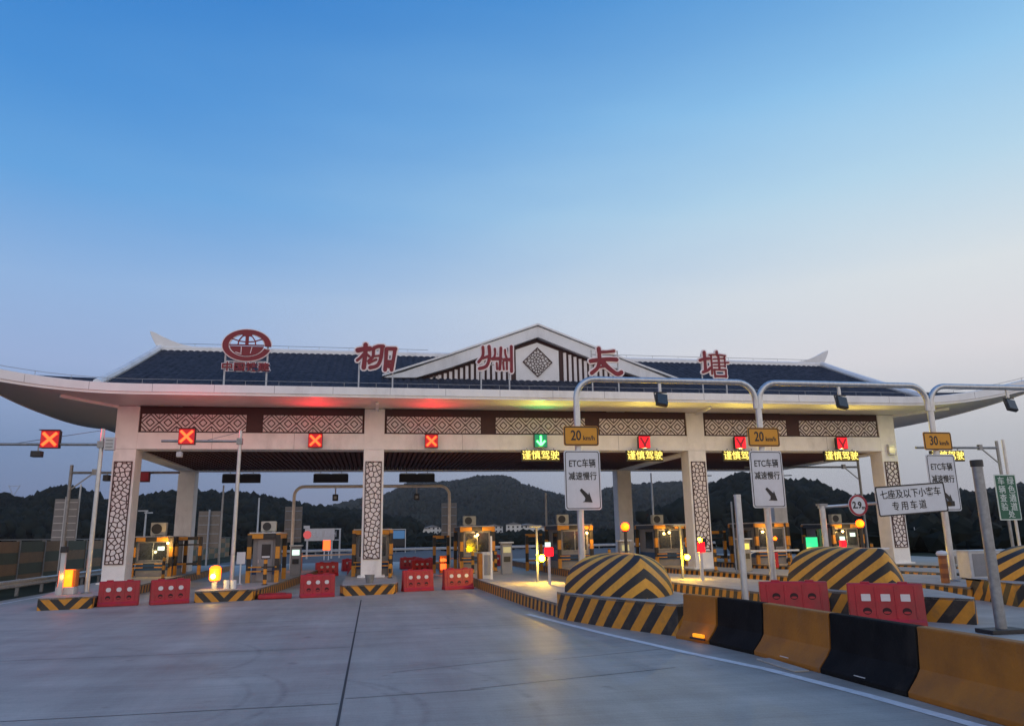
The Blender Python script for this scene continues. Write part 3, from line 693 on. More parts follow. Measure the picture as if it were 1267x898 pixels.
def roof_char(key, x0, x1, z0, z1, label, Y=33.0):
    t = thing('roof_character', label, 'sign letter', ((x0 + x1) / 2, Y, z0), 0, 'red characters standing on the canopy roof')
    w = x1 - x0; h = z1 - z0
    stroke_mesh(CH[key], .0, -.06, .12, w, h).build('letter_face', 'red_sign', t)
    stroke_mesh(CH[key], .065, -.02, .07, w, h).build('letter_outline', 'trim', t)
    for s in (-1, 1): MB().tube([(s * w * .40, .09, 8.28 - z0), (s * w * .40, .09, h * .9)], .035, 8).build('post', 'lgrey', t)
    br = MB(); br.bar((-w * .4, .09, h * .3), (w * .4, .09, h * .3), .04); br.bar((-w * .4, .09, h * .75), (w * .4, .09, h * .75), .04); br.build('rail', 'lgrey', t)
roof_char('liu', -.97, .86, 9.17, 10.45, 'red Chinese character next to the globe emblem, first of the four on the roof')
roof_char('zhou', 4.46, 6.08, 9.25, 10.49, 'red character of six upright strokes overlapping the left slope of the gable')
roof_char('chang', 9.66, 11.24, 9.17, 10.56, 'red character with a wide cross stroke on the right slope of the gable')
roof_char('tang', 15.1, 16.61, 9.2, 10.51, 'red boxed character standing alone on the tiles right of the gable')
# globe emblem
t = thing('roof_emblem', 'oval red globe emblem with a gap in its ring above small red lettering', 'emblem', (-5.53, 33.0, 9.5))
def ell(rx, rz, a0, a1, n=40): return [(rx * math.cos(a0 + (a1 - a0) * i / n), rz * math.sin(a0 + (a1 - a0) * i / n)) for i in range(n + 1)]
def ring_mb(rx, rz, w, a0, a1, y0, y1, cz):
    mb = MB(); o = ell(rx, rz, a0, a1); i_ = ell(rx - w, rz - w * .72, a0, a1); n = len(o)
    for y in (y0, y1): mb.v += [(p[0], y, p[1] + cz) for p in o] + [(p[0], y, p[1] + cz) for p in i_]
    for b in (0, 2 * n):
        for k in range(n - 1): mb.f.append((b + k, b + k + 1, b + n + k + 1, b + n + k))
    for k in range(n - 1): mb.f += [(k, k + 1, 2 * n + k + 1, 2 * n + k), (n + k, n + k + 1, 3 * n + k + 1, 3 * n + k)]
    mb.f += [(0, n, 3 * n, 2 * n), (n - 1, 2 * n - 1, 4 * n - 1, 3 * n - 1)]
    return mb
ez = .70
ring_mb(1.0, .69, .25, R(-4), R(344), -.06, .04, ez).build('ring', 'red_sign', t)
ring_mb(1.04, .73, .34, R(-2), R(346), -.03, .02, ez).build('ring_outline', 'trim', t)
gl = MB(); k = 0
def gs(pts, w):
    global k
    for a, b in zip(pts[:-1], pts[1:]): gl.bar((a[0], -.05 - .0011 * k, a[1] + ez), (b[0], -.05 - .0011 * k, b[1] + ez), w, .05); k += 1
gs([(-.72, .0), (.72, .0)], .05); gs([(0, .0), (0, .5)], .14)
gs([(-.36, 0), (-.34, .18), (-.22, .36), (-.06, .47)], .05); gs([(.36, 0), (.34, .18), (.22, .36), (.06, .47)], .05)
gs([(-.62, .27), (-.3, .16), (0, .13), (.3, .16), (.62, .27)], .045); gs([(-.2, .44), (.2, .44)], .12)
gl.build('globe_lines', 'red_sign', t)
MB().prism([(p[0], p[1] + ez) for p in ell(.70, .47, R(186), R(354), 24)], -.045, .01, 'y').build('globe_base', 'red_sign', t)
tr = MB(); tr.bar((-.22, -.052, ez - .08), (-.22, -.052, ez - .36), .025, .03); tr.bar((.22, -.052, ez - .08), (.16, -.053, ez - .36), .025, .03); tr.bar((-.45, -.054, ez - .32), (-.2, -.054, ez - .40), .025, .03); tr.build('globe_trim', 'trim', t)
text('中国铁建', .40, 'red_sign', t, (0, -.06, -.28), ext=.03, bold=.008, sx=1.24)
text('中国铁建', .40, 'trim', t, (0, -.01, -.28), name='lettering_outline', ext=.02, bold=.034, sx=1.24)
for s in (-1, 1): MB().tube([(s * .86, .07, -1.22), (s * .86, .07, ez)], .04, 8).build('post', 'lgrey', t)
MB().bar((-.86, .07, -.42), (.86, .07, -.42), .05).build('rail', 'lgrey', t)
MB().bar((-.86, .07, 0), (.86, .07, 0), .05).build('rail', 'lgrey', t)

# ------------------------------------------------------------------ lane signals, LED boards on the canopy
def cross_sig(loc, label, group='red cross signals over the closed lanes', size=.62, power=26, pole=False):
    t = thing('lane_signal', label, 'lane signal', loc, 0, group); h = size / 2
    MB().box(-h, h, -.02, .2, -h, h).build('housing', 'dark', t, bevel=.01)
    MB().box(-h * .95, h * .95, -.035, -.021, -h * .95, h * .95).build('display', 'e_red', t)
    x = MB(); x.bar((-h * .72, -.05, -h * .72), (h * .72, -.05, h * .72), .095, .02); x.bar((-h * .72, -.053, h * .72), (h * .72, -.053, -h * .72), .095, .02); x.build('cross', 'e_cross', t)
    MB().box(-h - .03, h + .03, -.14, .02, h, h + .02).build('hood', 'dark', t); (lamp(t, (0, -.12, h + .16), (1, .02, .03), 60, .02) if pole else beam(t, (0, -.16, h * .9), (1, .02, .03), power * 5.5, 38, 160))
    return t
cross_sig((-2.65, 34.72, 6.33), 'glowing red cross signal on the canopy beam left of the second column')
cross_sig((2.53, 34.72, 6.33), 'glowing red cross signal on the canopy beam right of the second column', size=.60)
t = thing('lane_signal', 'green signal with a bright downward arrow on the canopy beam', 'lane signal', (7.66, 34.72, 6.37)); h = .31
MB().box(-h, h, -.02, .2, -h, h).build('housing', 'dark', t, bevel=.01)
MB().box(-h * .95, h * .95, -.035, -.021, -h * .95, h * .95).build('display', 'e_green', t)
a = MB(); a.bar((0, -.05, .24), (0, -.05, -.2), .09, .02); a.bar((0, -.052, -.22), (-.2, -.052, 0), .09, .02); a.bar((0, -.054, -.22), (.2, -.054, 0), .09, .02); a.build('arrow', 'e_arrow', t); beam(t, (0, -.16, .28), (.08, 1, .25), 60)
MB().box(-h - .03, h + .03, -.14, .02, h, h + .02).build('hood', 'dark', t)
for x, lb in ((12.78, 'dim red signal box on the beam above the second yellow text board'), (17.75, 'dim red signal box half hidden behind the middle yellow speed plate'), (23.3, 'dim red signal box on the beam beside the rightmost column')):
    t = thing('lane_signal', lb, 'lane signal', (x, 34.72, 6.33), 0, 'dim red signals over the open lanes'); h = .29
    MB().box(-h, h, -.02, .2, -h, h).build('housing', 'dark', t, bevel=.01); MB().box(-h * .95, h * .95, -.035, -.021, -h * .95, h * .95).build('display', 'e_red2', t)
    q = MB(); q.bar((-.2, -.05, .22), (.05, -.05, -.22), .09, .02); q.bar((-.05, -.052, -.2), (.2, -.052, .22), .09, .02); q.build('cross', 'e_redx', t)
    MB().box(-h - .03, h + .03, -.14, .02, h, h + .02).build('hood', 'dark', t)
def led_board(loc, w, label, power=26, free=False):
    t = thing('led_board', label, 'LED board', loc, 0, 'yellow LED text boards')
    MB().box(-w / 2, w / 2, 0, .14, -.26, .26).build('housing', 'dark', t, bevel=.01)
    MB().box(-w / 2 + .03, w / 2 - .03, -.012, -.002, -.23, .23).build('display', 'e_board', t)
    text('谨慎驾驶', w * .245, 'e_text', t, (0, -.02, 0), ext=.004, bold=0)
    fr = MB(); 
    for s in (-1, 1): fr.bar((s * w * .35, .07, .26), (s * w * .35, .07, .36), .04)
    fr.build('bracket', 'dsteel', t); (lamp(t, (.3, .2, .42), (.9, 1, .12), 70, .03) if free else beam(t, (0, -.06, .27), (1, .78, .12), power * 10, 34, 168))
    return t
led_board((7.66, 34.80, 5.68), 1.85, 'yellow LED text board under the green arrow signal')
led_board((12.8, 34.80, 5.68), 1.85, 'yellow LED text board left of the third column', 30)
led_board((17.75, 34.80, 5.68), 1.85, 'yellow LED text board partly hidden behind the middle white lane sign', 30)
led_board((23.25, 34.80, 5.68), 1.9, 'yellow LED text board beside the rightmost front column', 30)
# dark boards hung at the rear edge of the canopy
for (x0, x1, lb) in ((-8.95, -6.76, 'dark hanging board behind the left pole signal'), (-3.67, -1.59, 'dark hanging board just left of the second column'), (1.5, 3.7, 'dark hanging board just right of the second column')):
    t = thing('hanging_board', lb + ' at the canopy rear', 'hanging board', ((x0 + x1) / 2, 47.75, 5.35), 0, 'dark boards hung from the rear beam'); w = x1 - x0
    MB().box(-w / 2, w / 2, 0, .2, 0, .5).build('board', 'dark', t, bevel=.01)
    st = MB(); st.box(-w / 2 + .05, -.05, -.02, .2, .504, .56); st.box(.05, w / 2 - .05, -.02, .2, .504, .56); st.build('top_strip', 'signw', t)
    hg = MB()
    for s in (-1, 1): hg.bar((s * w * .3, .1, .56), (s * w * .3, .1, .75), .05)
    hg.build('hanger', 'dsteel', t)
t = thing('junction_box', 'small white box on the right end of the canopy beam', 'box', (26.25, 35.02, 6.04))
MB().box(-.19, .19, -.1, .06, -.27, .27).build('case', 'lgrey', t, bevel=.015); 
q = MB()
for z in (-.12, 0, .12): q.box(-.14, .14, -.112, -.102, z - .03, z + .03)
q.build('louvre', 'e_wind', t)
lamp(t, (0, -.3, 0), (1, .9, .5), 2)

# ------------------------------------------------------------------ traffic islands
def island(name_label, poly, z1=.35, mat_side='kerb', rim=.07):
    """raised island: striped kerb faces, paving on top"""
    t = thing('traffic_island', name_label, 'traffic island', (poly[0][0], poly[0][1], 0), 0, 'striped islands between the toll lanes')
    ox, oy = poly[0]; mb = MB(); n = len(poly); d = 0; fs = []
    for i in range(n):
        a, b = poly[i], poly[(i + 1) % n]; ln_ = math.hypot(b[0] - a[0], b[1] - a[1]); o = len(mb.v)
        for (p, s_) in ((a, d), (b, d + ln_)):
            for z in (0, z1): mb.uv[len(mb.v)] = (s_, z); mb.v.append((p[0] - ox, p[1] - oy, z))
        mb.f.append((o, o + 2, o + 3, o + 1)); d += ln_
    mb.build('kerb', mat_side, t)
    MB().prism([(p[0] - ox, p[1] - oy) for p in poly], z1 - .06, z1 + .004, 'z').build('paving', 'concrete', t)
    return t
island('striped island with the white box and glowing cabinet at the far left lane', [(-8.95, 27.6), (-8.9, 29), (-9.25, 33), (-9.45, 56), (-11.9, 56), (-11.8, 33), (-10.9, 29), (-10.45, 27.35)])
island('striped island with the grey booth and glowing yellow lamp at its front', [(-4.12, 28.95), (-3.95, 30), (-3.4, 37.5), (-2.95, 45), (-2.95, 56), (-6.5, 56), (-6.4, 34), (-6.15, 30), (-6.0, 28.65)])
island('striped island under the second column with a bucket at its front', [(.83, 30.0), (1.0, 31), (1.1, 56), (-1.2, 56), (-1.15, 31), (-1.03, 29.6)])
I1 = [(6.28, 15.55), (6.95, 15.75), (7.55, 18), (7.6, 21), (7.2, 26), (6.45, 32), (6.4, 56), (4.05, 56), (4.2, 31.3), (4.55, 23), (4.76, 19.3)]
island('long striped island running up to the nearest chevron mound', [(4.86, 19.2), (7.5, 19.2), (7.6, 21), (7.2, 26), (6.45, 32), (6.4, 56), (4.05, 56), (4.2, 31.3), (4.55, 23), (4.76, 19.6)])
island('striped island behind the red barriers with the middle gantry post', [(14.35, 18.7), (14.55, 21), (14.3, 24), (13.2, 30), (11.7, 36), (11.7, 56), (9.3, 56), (9.6, 33), (10.6, 26.3), (11.2, 20.9), (11.6, 18.7)])
island('striped island in front of the third column carrying the right gantry post', [(21.3, 20.6), (21.8, 24), (19.5, 30), (16.9, 36), (16.9, 56), (14.5, 56), (14.6, 36), (16.0, 28), (17.6, 22.7), (17.5, 20.6)])
island('far striped island leading to the last booth left of the end column', [(25.5, 27), (24, 32), (22, 38), (22, 56), (19.7, 56), (19.7, 38), (21.2, 32), (22.3, 27)])
island('striped island under the rightmost column', [(32, 27), (30.5, 31), (27.5, 36), (27.5, 56), (25, 56), (25, 36), (26.3, 31.5), (28, 27)])

def nose(label, poly, tip, spine, zp, zt, nback):
    """striped plinth with a rounded chevron mound on it. poly: plinth; nback: (left back, right back) of the mound, tip towards the traffic"""
    ox, oy = tip; t = thing('crash_mound', label, 'crash mound', (ox, oy, 0), 0, 'chevron striped crash mounds at the island ends')
    mb = MB(); n = len(poly); d = 0
    for i in range(n):
        a, b = poly[i], poly[(i + 1) % n]; ln_ = math.hypot(b[0] - a[0], b[1] - a[1]); o = len(mb.v)
        for (p, s_) in ((a, d), (b, d + ln_)):
            for z in (0, zp): mb.uv[len(mb.v)] = (s_, z); mb.v.append((p[0] - ox, p[1] - oy, z))
        mb.f.append((o, o + 2, o + 3, o + 1)); d += ln_
    pl = mb.build('plinth', 'kerbf', t)
    MB().prism([(p[0] - ox, p[1] - oy) for p in poly], zp - .05, zp + .004, 'z').build('plinth_top', 'concrete', pl)
    LB, RB = nback; T = Vector(tip); LBv = Vector(LB); RBv = Vector(RB); S0 = Vector(spine[0]); S1 = Vector(spine[1])
    out = [LBv, LBv.lerp(T, .55) + Vector((-.10, -.03)), T + (LBv - T) * .10, T + (RBv - T) * .16 + Vector((.04, -.06)), T.lerp(RBv, .6) + Vector((.24, -.14)), RBv]
    for _ in range(4):
        o2 = [out[0]]
        for a, b in zip(out[:-1], out[1:]): o2 += [a.lerp(b, .25), a.lerp(b, .75)]
        out = o2 + [out[-1]]
    it = min(range(len(out)), key=lambda k: (out[k] - T).length); acc = [0]
    for a, b in zip(out[:-1], out[1:]): acc.append(acc[-1] + (b - a).length)
    base = []
    for k, p in enumerate(out):
        u = abs(acc[k] - acc[it]) / (acc[it] if k < it else acc[-1] - acc[it]); base.append((p, acc[k] - acc[it], S0.lerp(S1, min(1, max(0, u * 1.1 - .05)))))
    m = MB(); K = 16
    for (p, arc, sp) in base:
        for k in range(K + 1):
            th = k / K * PI / 2; hh = math.cos(th) ** .72; q = sp.lerp(p, hh); z = zp + (zt - zp) * math.sin(th) ** .9
            m.uv[len(m.v)] = (abs(arc), z); m.v.append((q.x - ox, q.y - oy, z))
    for i in range(len(base) - 1):
        for k in range(K): a = i * (K + 1) + k; b = a + K + 1; m.f.append((a, b, b + 1, a + 1))
    bk = [i for i in range(K + 1)]; e = (len(base) - 1) * (K + 1)
    m.f.append(tuple(bk + [e + k for k in reversed(range(K))]))
    m.build('mound', 'chev', t, smooth=True)
    return t
nose('nearest yellow and black chevron mound beside the start of the concrete barriers', [(4.80, 19.25), (5.35, 17.6), (6.26, 15.6), (6.95, 15.75), (7.5, 17.6), (7.55, 19.9), (4.72, 19.9)], (6.08, 16.75), ((6.05, 17.5), (6.35, 19.8)), .64, 1.60, ((4.88, 19.7), (7.45, 18.9)))
nose('yellow and black chevron mound behind the two red barriers on the right', [(11.55, 19.3), (12.0, 17.2), (13.15, 15.45), (13.45, 15.75), (14.25, 18), (14.5, 21.2), (11.4, 21.2)], (12.5, 17.0), ((12.55, 17.7), (12.9, 20.6)), .55, 1.62, ((11.75, 20.8), (14.25, 19.6)))
nose('yellow and black mound cut by the right edge behind the tall grey pole', [(17.55, 20.2), (17.0, 18.4), (17.6, 17.2), (19.5, 17.0), (21.3, 18.5), (21.3, 20.8), (17.55, 20.8)], (18.6, 17.4), ((18.7, 18.2), (19.2, 20)), .60, 1.55, ((17.6, 19.9), (21.1, 19.6)))
def nose_face(label, a, b, z1=.37):
    """striped end board at the front of an island: V chevrons"""
    ax, ay = a; bx, by = b; ln_ = math.hypot(bx - ax, by - ay)
    t = thing('island_nose', label, 'island nose', (ax, ay, 0), math.atan2(by - ay, bx - ax), 'chevron nose blocks of the left islands')
    mb = MB(); h = ln_ / 2; O = .06
    P = [(-.02, .5), (0.0, -.05), (.12, -.10), (h, -.12), (ln_ - .12, -.10), (ln_, -.05), (ln_ + .02, .5)]
    for i in range(len(P) - 1):
        o = len(mb.v)
        for p in (P[i], P[i + 1]):
            for z in (0, z1): mb.uv[len(mb.v)] = (abs(p[0] - h) + .36, z); mb.v.append((p[0], p[1], z))
        mb.f.append((o, o + 2, o + 3, o + 1))
    mb.build('face', M_V, t)
    MB().prism([(p[0], p[1]) for p in P], z1 - .05, z1 + .006, 'z').build('top', 'concrete', t); return t
M_V = stripes('v_chevrons', .50, slope=-.95, duty=.5, grime=.25)
nose_face('low chevron nose below the glowing orange cabinet at far left', (-10.42, 27.3), (-8.92, 27.62))
nose_face('low chevron nose in front of the bright yellow lamp and grey booth', (-6.0, 28.6), (-4.12, 28.93))
nose_face('low chevron nose in front of the second column and bucket', (-1.05, 29.55), (.84, 29.98))

# ------------------------------------------------------------------ booths
def booth(loc, w, d, h, label, rz=0, lit=False, door=False):
    t = thing('toll_booth', label, 'toll booth', loc, rz, 'toll booths on the islands')
    b = MB().box(.12, w - .12, .14, d - .12, 0, h - .12).build('body', 'grey', t, bevel=.01)
    MB().box(.112, w - .112, .13, d - .11, h * .16, h * .32).build('blue_band', 'blue', t)
    if door:
        dr = MB().box(.3, w - .2, .105, .128, .05, h - .22).build('door', 'grey', t, bevel=.01)
        MB().box(w * .42, w * .74, .085, .103, h * .48, h * .78).build('notice', 'dark', dr); MB().box(w * .44, w * .72, .078, .084, h * .50, h * .54).build('notice_strip', 'signw', dr)
        MB().tube([(.36, .08, h * .4), (.36, .08, h * .47)], .015, 6).build('handle', 'steel', dr)
    else:
        wn = MB().box(.24, w - .24, .10, .138, h * .42, h * .86).build('window', 'glass', t)
        fr = MB(); fr.box(.2, w - .2, .085, .12, h * .40, h * .42); fr.box(.2, w - .2, .085, .12, h * .86, h * .88); fr.box(w * .5 - .02, w * .5 + .02, .085, .098, h * .42, h * .86); fr.build('frame', 'dsteel', wn)
    for s, x in ((-1, .108), (1, w - .108)):
        wn = MB().box(min(x, x + s * .014), max(x, x + s * .014), d * .22, d * .62, h * .42, h * .84).build('window', 'glass', t)
        fr = MB(); fr.box(min(x, x + s * .03), max(x, x + s * .03), d * .2, d * .22, h * .4, h * .86); fr.box(min(x, x + s * .03), max(x, x + s * .03), d * .62, d * .64, h * .4, h * .86); fr.build('frame', 'dsteel', wn)
    for x in (0, w):
        for y in (0, d): MB().box(x - .085, x + .085, y - .085, y + .085, 0, h).build('crash_pillar', 'bandz', t, bevel=.01)
    MB().box(.09, w - .09, -.07, .07, h - .20, h - .01).build('roof_band', 'bandx', t); MB().box(-.06, .06, .09, d - .09, h - .20, h - .01).build('roof_band', 'bandx', t); MB().box(w - .06, w + .06, .09, d - .09, h - .20, h - .01).build('roof_band', 'bandx', t)
    MB().box(-.03, w + .03, -.02, d + .1, h + .002, h + .05).build('roof', 'lgrey', t, bevel=.01)
    gd = MB()
    for z in (.45, .62): gd.bar((-.0, -.12, z), (w, -.12, z), .05)
    gd.build('guard_bar', 'bandx', t)
    if lit:
        MB().box(w * .62, w * .80, .082, .097, h * .66, h * .76).build('lit_panel', 'e_cool', t); lamp(t, (w * .5, -.35, h * .62), (1, .75, .3), 14, .05)
    return t
booth((-11.6, 41, .35), 1.75, 3, 1.9, 'toll booth beside the far left column with a blue band and warm light', lit=True)
booth((-4.98, 33.25, .35), 1.12, 2.6, 1.95, 'small grey booth with a notice on its door behind the yellow lamp', door=True)
booth((-.86, 36.3, .35), 1.68, 3, 2.05, 'toll booth hidden behind the second column, striped pillars showing')
booth((4.40, 39.1, .35), 1.62, 3, 2.15, 'toll booth with square roof frame behind the grey and orange cabinets')
booth((9.45, 39, .35), 1.72, 3, 2.15, 'toll booth behind the nearest white lane sign pole')
booth((14.7, 39, .35), 1.72, 3, 2.1, 'toll booth left of the third column behind the amber beacon')
booth((19.9, 38, .35), 1.8, 3, 2.1, 'toll booth right of the third column behind the middle gantry post')
booth((25.0, 39, .35), 1.75, 3, 2.0, 'toll booth behind the green and yellow lane display', lit=True)
def aircon(loc, label, w=.7, h=.55):
    t = thing('air_conditioner', label, 'air conditioner', loc, 0, 'air conditioners on the booth roofs')
    MB().box(0, w, 0, .32, .04, h).build('case', 'ac', t, bevel=.02)
    f = MB(); f.lathe([(.001, 0), (h * .38, 0), (h * .38, .012), (.001, .012)], 20); o = f.build('fan_grille', 'dark', t, loc=(w * .40, -.002, h * .53)); o.rotation_euler = (PI / 2, 0, 0)
    q = MB(); q.box(.04, .14, 0, .32, 0, .04); q.box(w - .14, w - .04, 0, .32, 0, .04); q.build('foot', 'dsteel', t)
aircon((-10.95, 41.2, 2.30), 'cream air conditioner on the far left booth roof', .72, .66)
aircon((-4.62, 33.6, 2.35), 'air conditioner on the small grey booth roof', .60, .45)
aircon((4.55, 39.6, 2.55), 'air conditioner on the booth behind the orange cabinet', .66, .5)
aircon((9.5, 39.5, 2.55), 'air conditioner on the booth behind the nearest lane sign', .62, .52)
aircon((14.95, 40, 2.50), 'air conditioner on the booth left of the third column', .62, .5)
aircon((25.4, 39.6, 2.4), 'air conditioner on the booth near the rightmost column', .62, .5)

# ------------------------------------------------------------------ red plastic water barriers
def water_barrier(w, h, label, m='redp', stickers='oval'):
    t = thing('water_barrier', label, 'water barrier', (0, 0, 0), 0, 'red plastic water filled barriers')
    b = MB(); pr = [(-.22, 0), (-.22, .08), (-.17, .14), (-.11, h - .03), (-.09, h), (.09, h), (.11, h - .03), (.17, .14), (.22, .08), (.22, 0)]
    b.prism(pr, 0, w, 'x')
    for x in (w * .11, w * .37, w * .63, w * .89):
        for sg in (-1, 1): b.bar((x, sg * .168, .15), (x, sg * .108, h - .05), .05, .035)
    b.build('body', m, t, bevel=.02, seg=2)
    for x in (w * .25, w * .75): MB().box(x - .1, x + .1, -.06, .06, h - .01, h + .035).build('filler_cap', m, t, bevel=.015)
    def yf(z): return -(.17 + (.11 - .17) * (z - .14) / (h - .17))
    tilt = math.atan2(.06, h - .17)
    for k in range(3):
        x = w * (.24 + .26 * k); z = h * .66
        P = rrect(w * .125, h * .17, h * (.08 if stickers == 'oval' else .015))
        s = MB().prism(P, -.008, .01, 'y').build('sticker', 'sticker', t, loc=(x, yf(z) - .004, z)); s.rotation_euler = (-tilt, 0, 0)
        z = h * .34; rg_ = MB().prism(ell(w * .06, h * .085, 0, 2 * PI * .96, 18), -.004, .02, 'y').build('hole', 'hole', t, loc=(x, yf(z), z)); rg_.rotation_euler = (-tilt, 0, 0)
        lp = MB().prism(ell(w * .045, h * .03, 0, 2 * PI * .96, 12), -.004, .01, 'y').build('hole_lip', m, t, loc=(x, yf(z) - .004, z - h * .03)); lp.rotation_euler = (-tilt, 0, 0)
    return t
def setb(o, a, b): o.location = (a[0], a[1], 0); o.rotation_euler = (0, 0, math.atan2(b[1] - a[1], b[0] - a[0]))
WB0 = water_barrier(1.22, .80, 'red barrier right of the far left chevron nose'); setb(WB0, (-8.92, 28.15), (-7.75, 28.35))
def wb(a, b, label, src=WB0):
    c = copy_tree(src, (0, 0, 0), 0, label); setb(c, a, b); return c
wb((-7.33, 28.2), (-6.17, 28.65), 'red barrier left of the yellow lamp, second from the left')
wb((-2.56, 29.3), (-1.3, 29.5), 'red barrier left of the second column with square stickers')
wb((1.16, 30.9), (2.5, 31.2), 'red barrier just right of the second column nose')
wb((2.78, 31.15), (4.0, 31.45), 'red barrier touching the long striped kerb')
WB1 = water_barrier(1.25, .74, 'brightened red barrier far behind, left of the second column', 'redl'); setb(WB1, (-3.1, 44.6), (-2.0, 45.0))
wb((-1.35, 45.5), (-.4, 45.9), 'brightened red barrier peeping out left of the second column base', WB1)
wb((1.75, 51.2), (2.9, 51.4), 'small brightened red barrier far behind, right of the second column', WB1)
wb((2.2, 45.5), (3.4, 45.9), 'brightened red barrier behind the pair right of the second column', WB1)
wb((2.6, 48.4), (3.7, 48.7), 'half hidden brightened red barrier near the glowing orange gate', WB1)
wb((7.5, 52.5), (8.6, 52.9), 'dull red barrier far behind the grey and orange cabinets', WB1)
wb((-1.9, 50.5), (-.9, 50.8), 'farthest brightened red barrier left of the second column', WB1)
t = thing('fallen_barrier', 'red barrier lying flat on the road beside the chevron nose', 'water barrier', (-3.95, 28.9, 0), R(6)); MB().box(0, 1.15, 0, .75, 0.01, .17).build('body', 'redp', t, bevel=.04); MB().box(.2, .95, .15, .6, .17, .19).build('panel', 'redp', t, bevel=.01)
WB2 = water_barrier(1.55, .90, 'near red barrier with three white square stickers behind the concrete barriers', 'redp', 'square'); setb(WB2, (10.74, 16.45), (12.2, 15.62))
c = copy_tree(WB2, (0, 0, 0), 0, 'near red barrier left of the one with square stickers, holes facing us'); setb(c, (9.25, 17.75), (10.66, 17.15))
for ch in list(c.children):
    if ch.name.startswith('sticker'): bpy.data.objects.remove(ch)
    elif ch.name.startswith('hole'): ch.location.z += .26; ch.location.y += .021

# ------------------------------------------------------------------ concrete barriers in yellow and black
J = [(6.10, 15.40), (6.38, 14.42), (6.58, 13.02), (6.69, 11.16), (6.79, 9.34), (6.84, 7.50), (6.86, 5.6)]
LB = ['short ochre concrete barrier at the foot of the chevron mound', 'black concrete barrier second from the mound', 'ochre concrete barrier between the two black ones', 'black concrete barrier in front of the red barriers', 'ochre concrete barrier cut by the right edge of the photo', 'black concrete barrier nearest the camera']
for i in range(len(J) - 1):
    a, b = J[i], J[i + 1]; ln_ = math.hypot(b[0] - a[0], b[1] - a[1])
    t = thing('concrete_barrier', LB[i], 'concrete barrier', (a[0], a[1], 0), math.atan2(b[1] - a[1], b[0] - a[0]), 'yellow and black concrete barriers')
    h = .86
    pr = [(0, 0), (0, .07), (.15, .24), (.215, .34), (.245, h - .12), (.245, h - .015), (.26, h), (.40, h), (.415, h - .015), (.415, h - .12), (.445, .34), (.51, .24), (.66, .07), (.66, 0)]
    mb = MB(); n = len(pr); ns = 10
    rnd = random.Random(i)
    for k in range(ns + 1):
        u = .015 + (ln_ - .03) * k / ns; flare = .0
        for (y, z) in pr: mb.v.append((u, y, z))
    for k in range(ns):
        for q in range(n): mb.f.append((k * n + q, k * n + (q + 1) % n, (k + 1) * n + (q + 1) % n, (k + 1) * n + q))
    mb.f.append(tuple(range(n))); mb.f.append(tuple(ns * n + q for q in reversed(range(n))))
    mb.build('body', 'yellow' if i % 2 == 0 else 'black', t, bevel=.012)
    if i in (2, 3): sc = MB(); sc.box(ln_ * .42, ln_ * .55, .018, .028, .085, .10); o = sc.build('chip', 'paint', t); o.rotation_euler = (0, 0, 0)
    ft = MB(); ft.box(ln_ - .34, ln_ - .08, .04, .6, 0.0, .03); ft.build('footing', 'dark', t)
t = thing('orange_reflector', 'small glowing orange marker at the foot of the first ochre barrier', 'marker lamp', (6.27, 14.62, .14), R(-74))
MB().box(-.15, .15, -.03, .03, -.035, .03).build('lens', 'e_mark', t, bevel=.01); MB().box(-.22, .22, -.045, -.02, -.07, -.04).build('base', 'dark', t)
lamp(t, (0, .0, .12), (1, .5, .05), .5)

# ------------------------------------------------------------------ poles on the right
t = thing('steel_pole', 'thick grey steel pole with a black cap and base plate at the right edge', 'pole', (12.64, 14.2, 0))
MB().tube([(0, 0, .06), (0, 0, 3.36)], .105, 20).build('shaft', 'dsteel', t, smooth=True); MB().tube([(0, 0, 3.36), (0, 0, 3.50)], .125, 20).build('cap', 'dark', t, bevel=.01)
MB().box(-.42, .42, -.24, .24, 0.004, .085).build('base_plate', 'dark', t, bevel=.01)
t = thing('steel_pole', 'slim bright steel pole standing behind the second concrete barrier', 'pole', (8.0, 16, 0))
MB().tube([(0, 0, 0), (0, 0, 2.86)], .075, 16).build('shaft', 'steel', t, smooth=True); MB().tube([(0, 0, 2.86), (0, 0, 2.9)], .08, 16).build('cap', 'steel', t)
MB().tube([(-.13, .05, 1.2), (-.13, .05, 2.75)], .02, 8).build('conduit', 'dsteel', t)

# gantry with three arches
def arc_path(x0, x1, z0, zt, r):
    P = [(x0, 0, z0), (x0, 0, zt - r)]
    for i in range(1, 9): a = PI - i * PI / 16; P.append((x0 + r + r * math.cos(a), 0, zt - r + r * math.sin(a)))
    for i in range(0, 9): a = PI / 2 - i * PI / 16; P.append((x1 - r + r * math.cos(a), 0, zt - r + r * math.sin(a)))
    P.append((x1, 0, z0)); return P
t = thing('arch_gantry', 'tall steel gantry of three round cornered arches above the right lanes', 'gantry', (0, 23, 0))
PX = [6.27, 12.5, 18.95, 25.3]
for x in PX:
    MB().tube([(x, 0, .36), (x, 0, 6.05)], .105, 16).build('post', 'steel', t, smooth=True)
    MB().lathe([(.2, .352), (.2, .38), (.12, .42)], 16, (x, 0, 0)).build('post_base', 'dsteel', t)
for i in range(3):
    MB().tube(arc_path(PX[i] + (.0 if i == 0 else .07), PX[i + 1] - .07, 6.04, 6.93, .62), .098, 16).build('arch', 'steel', t, smooth=True)
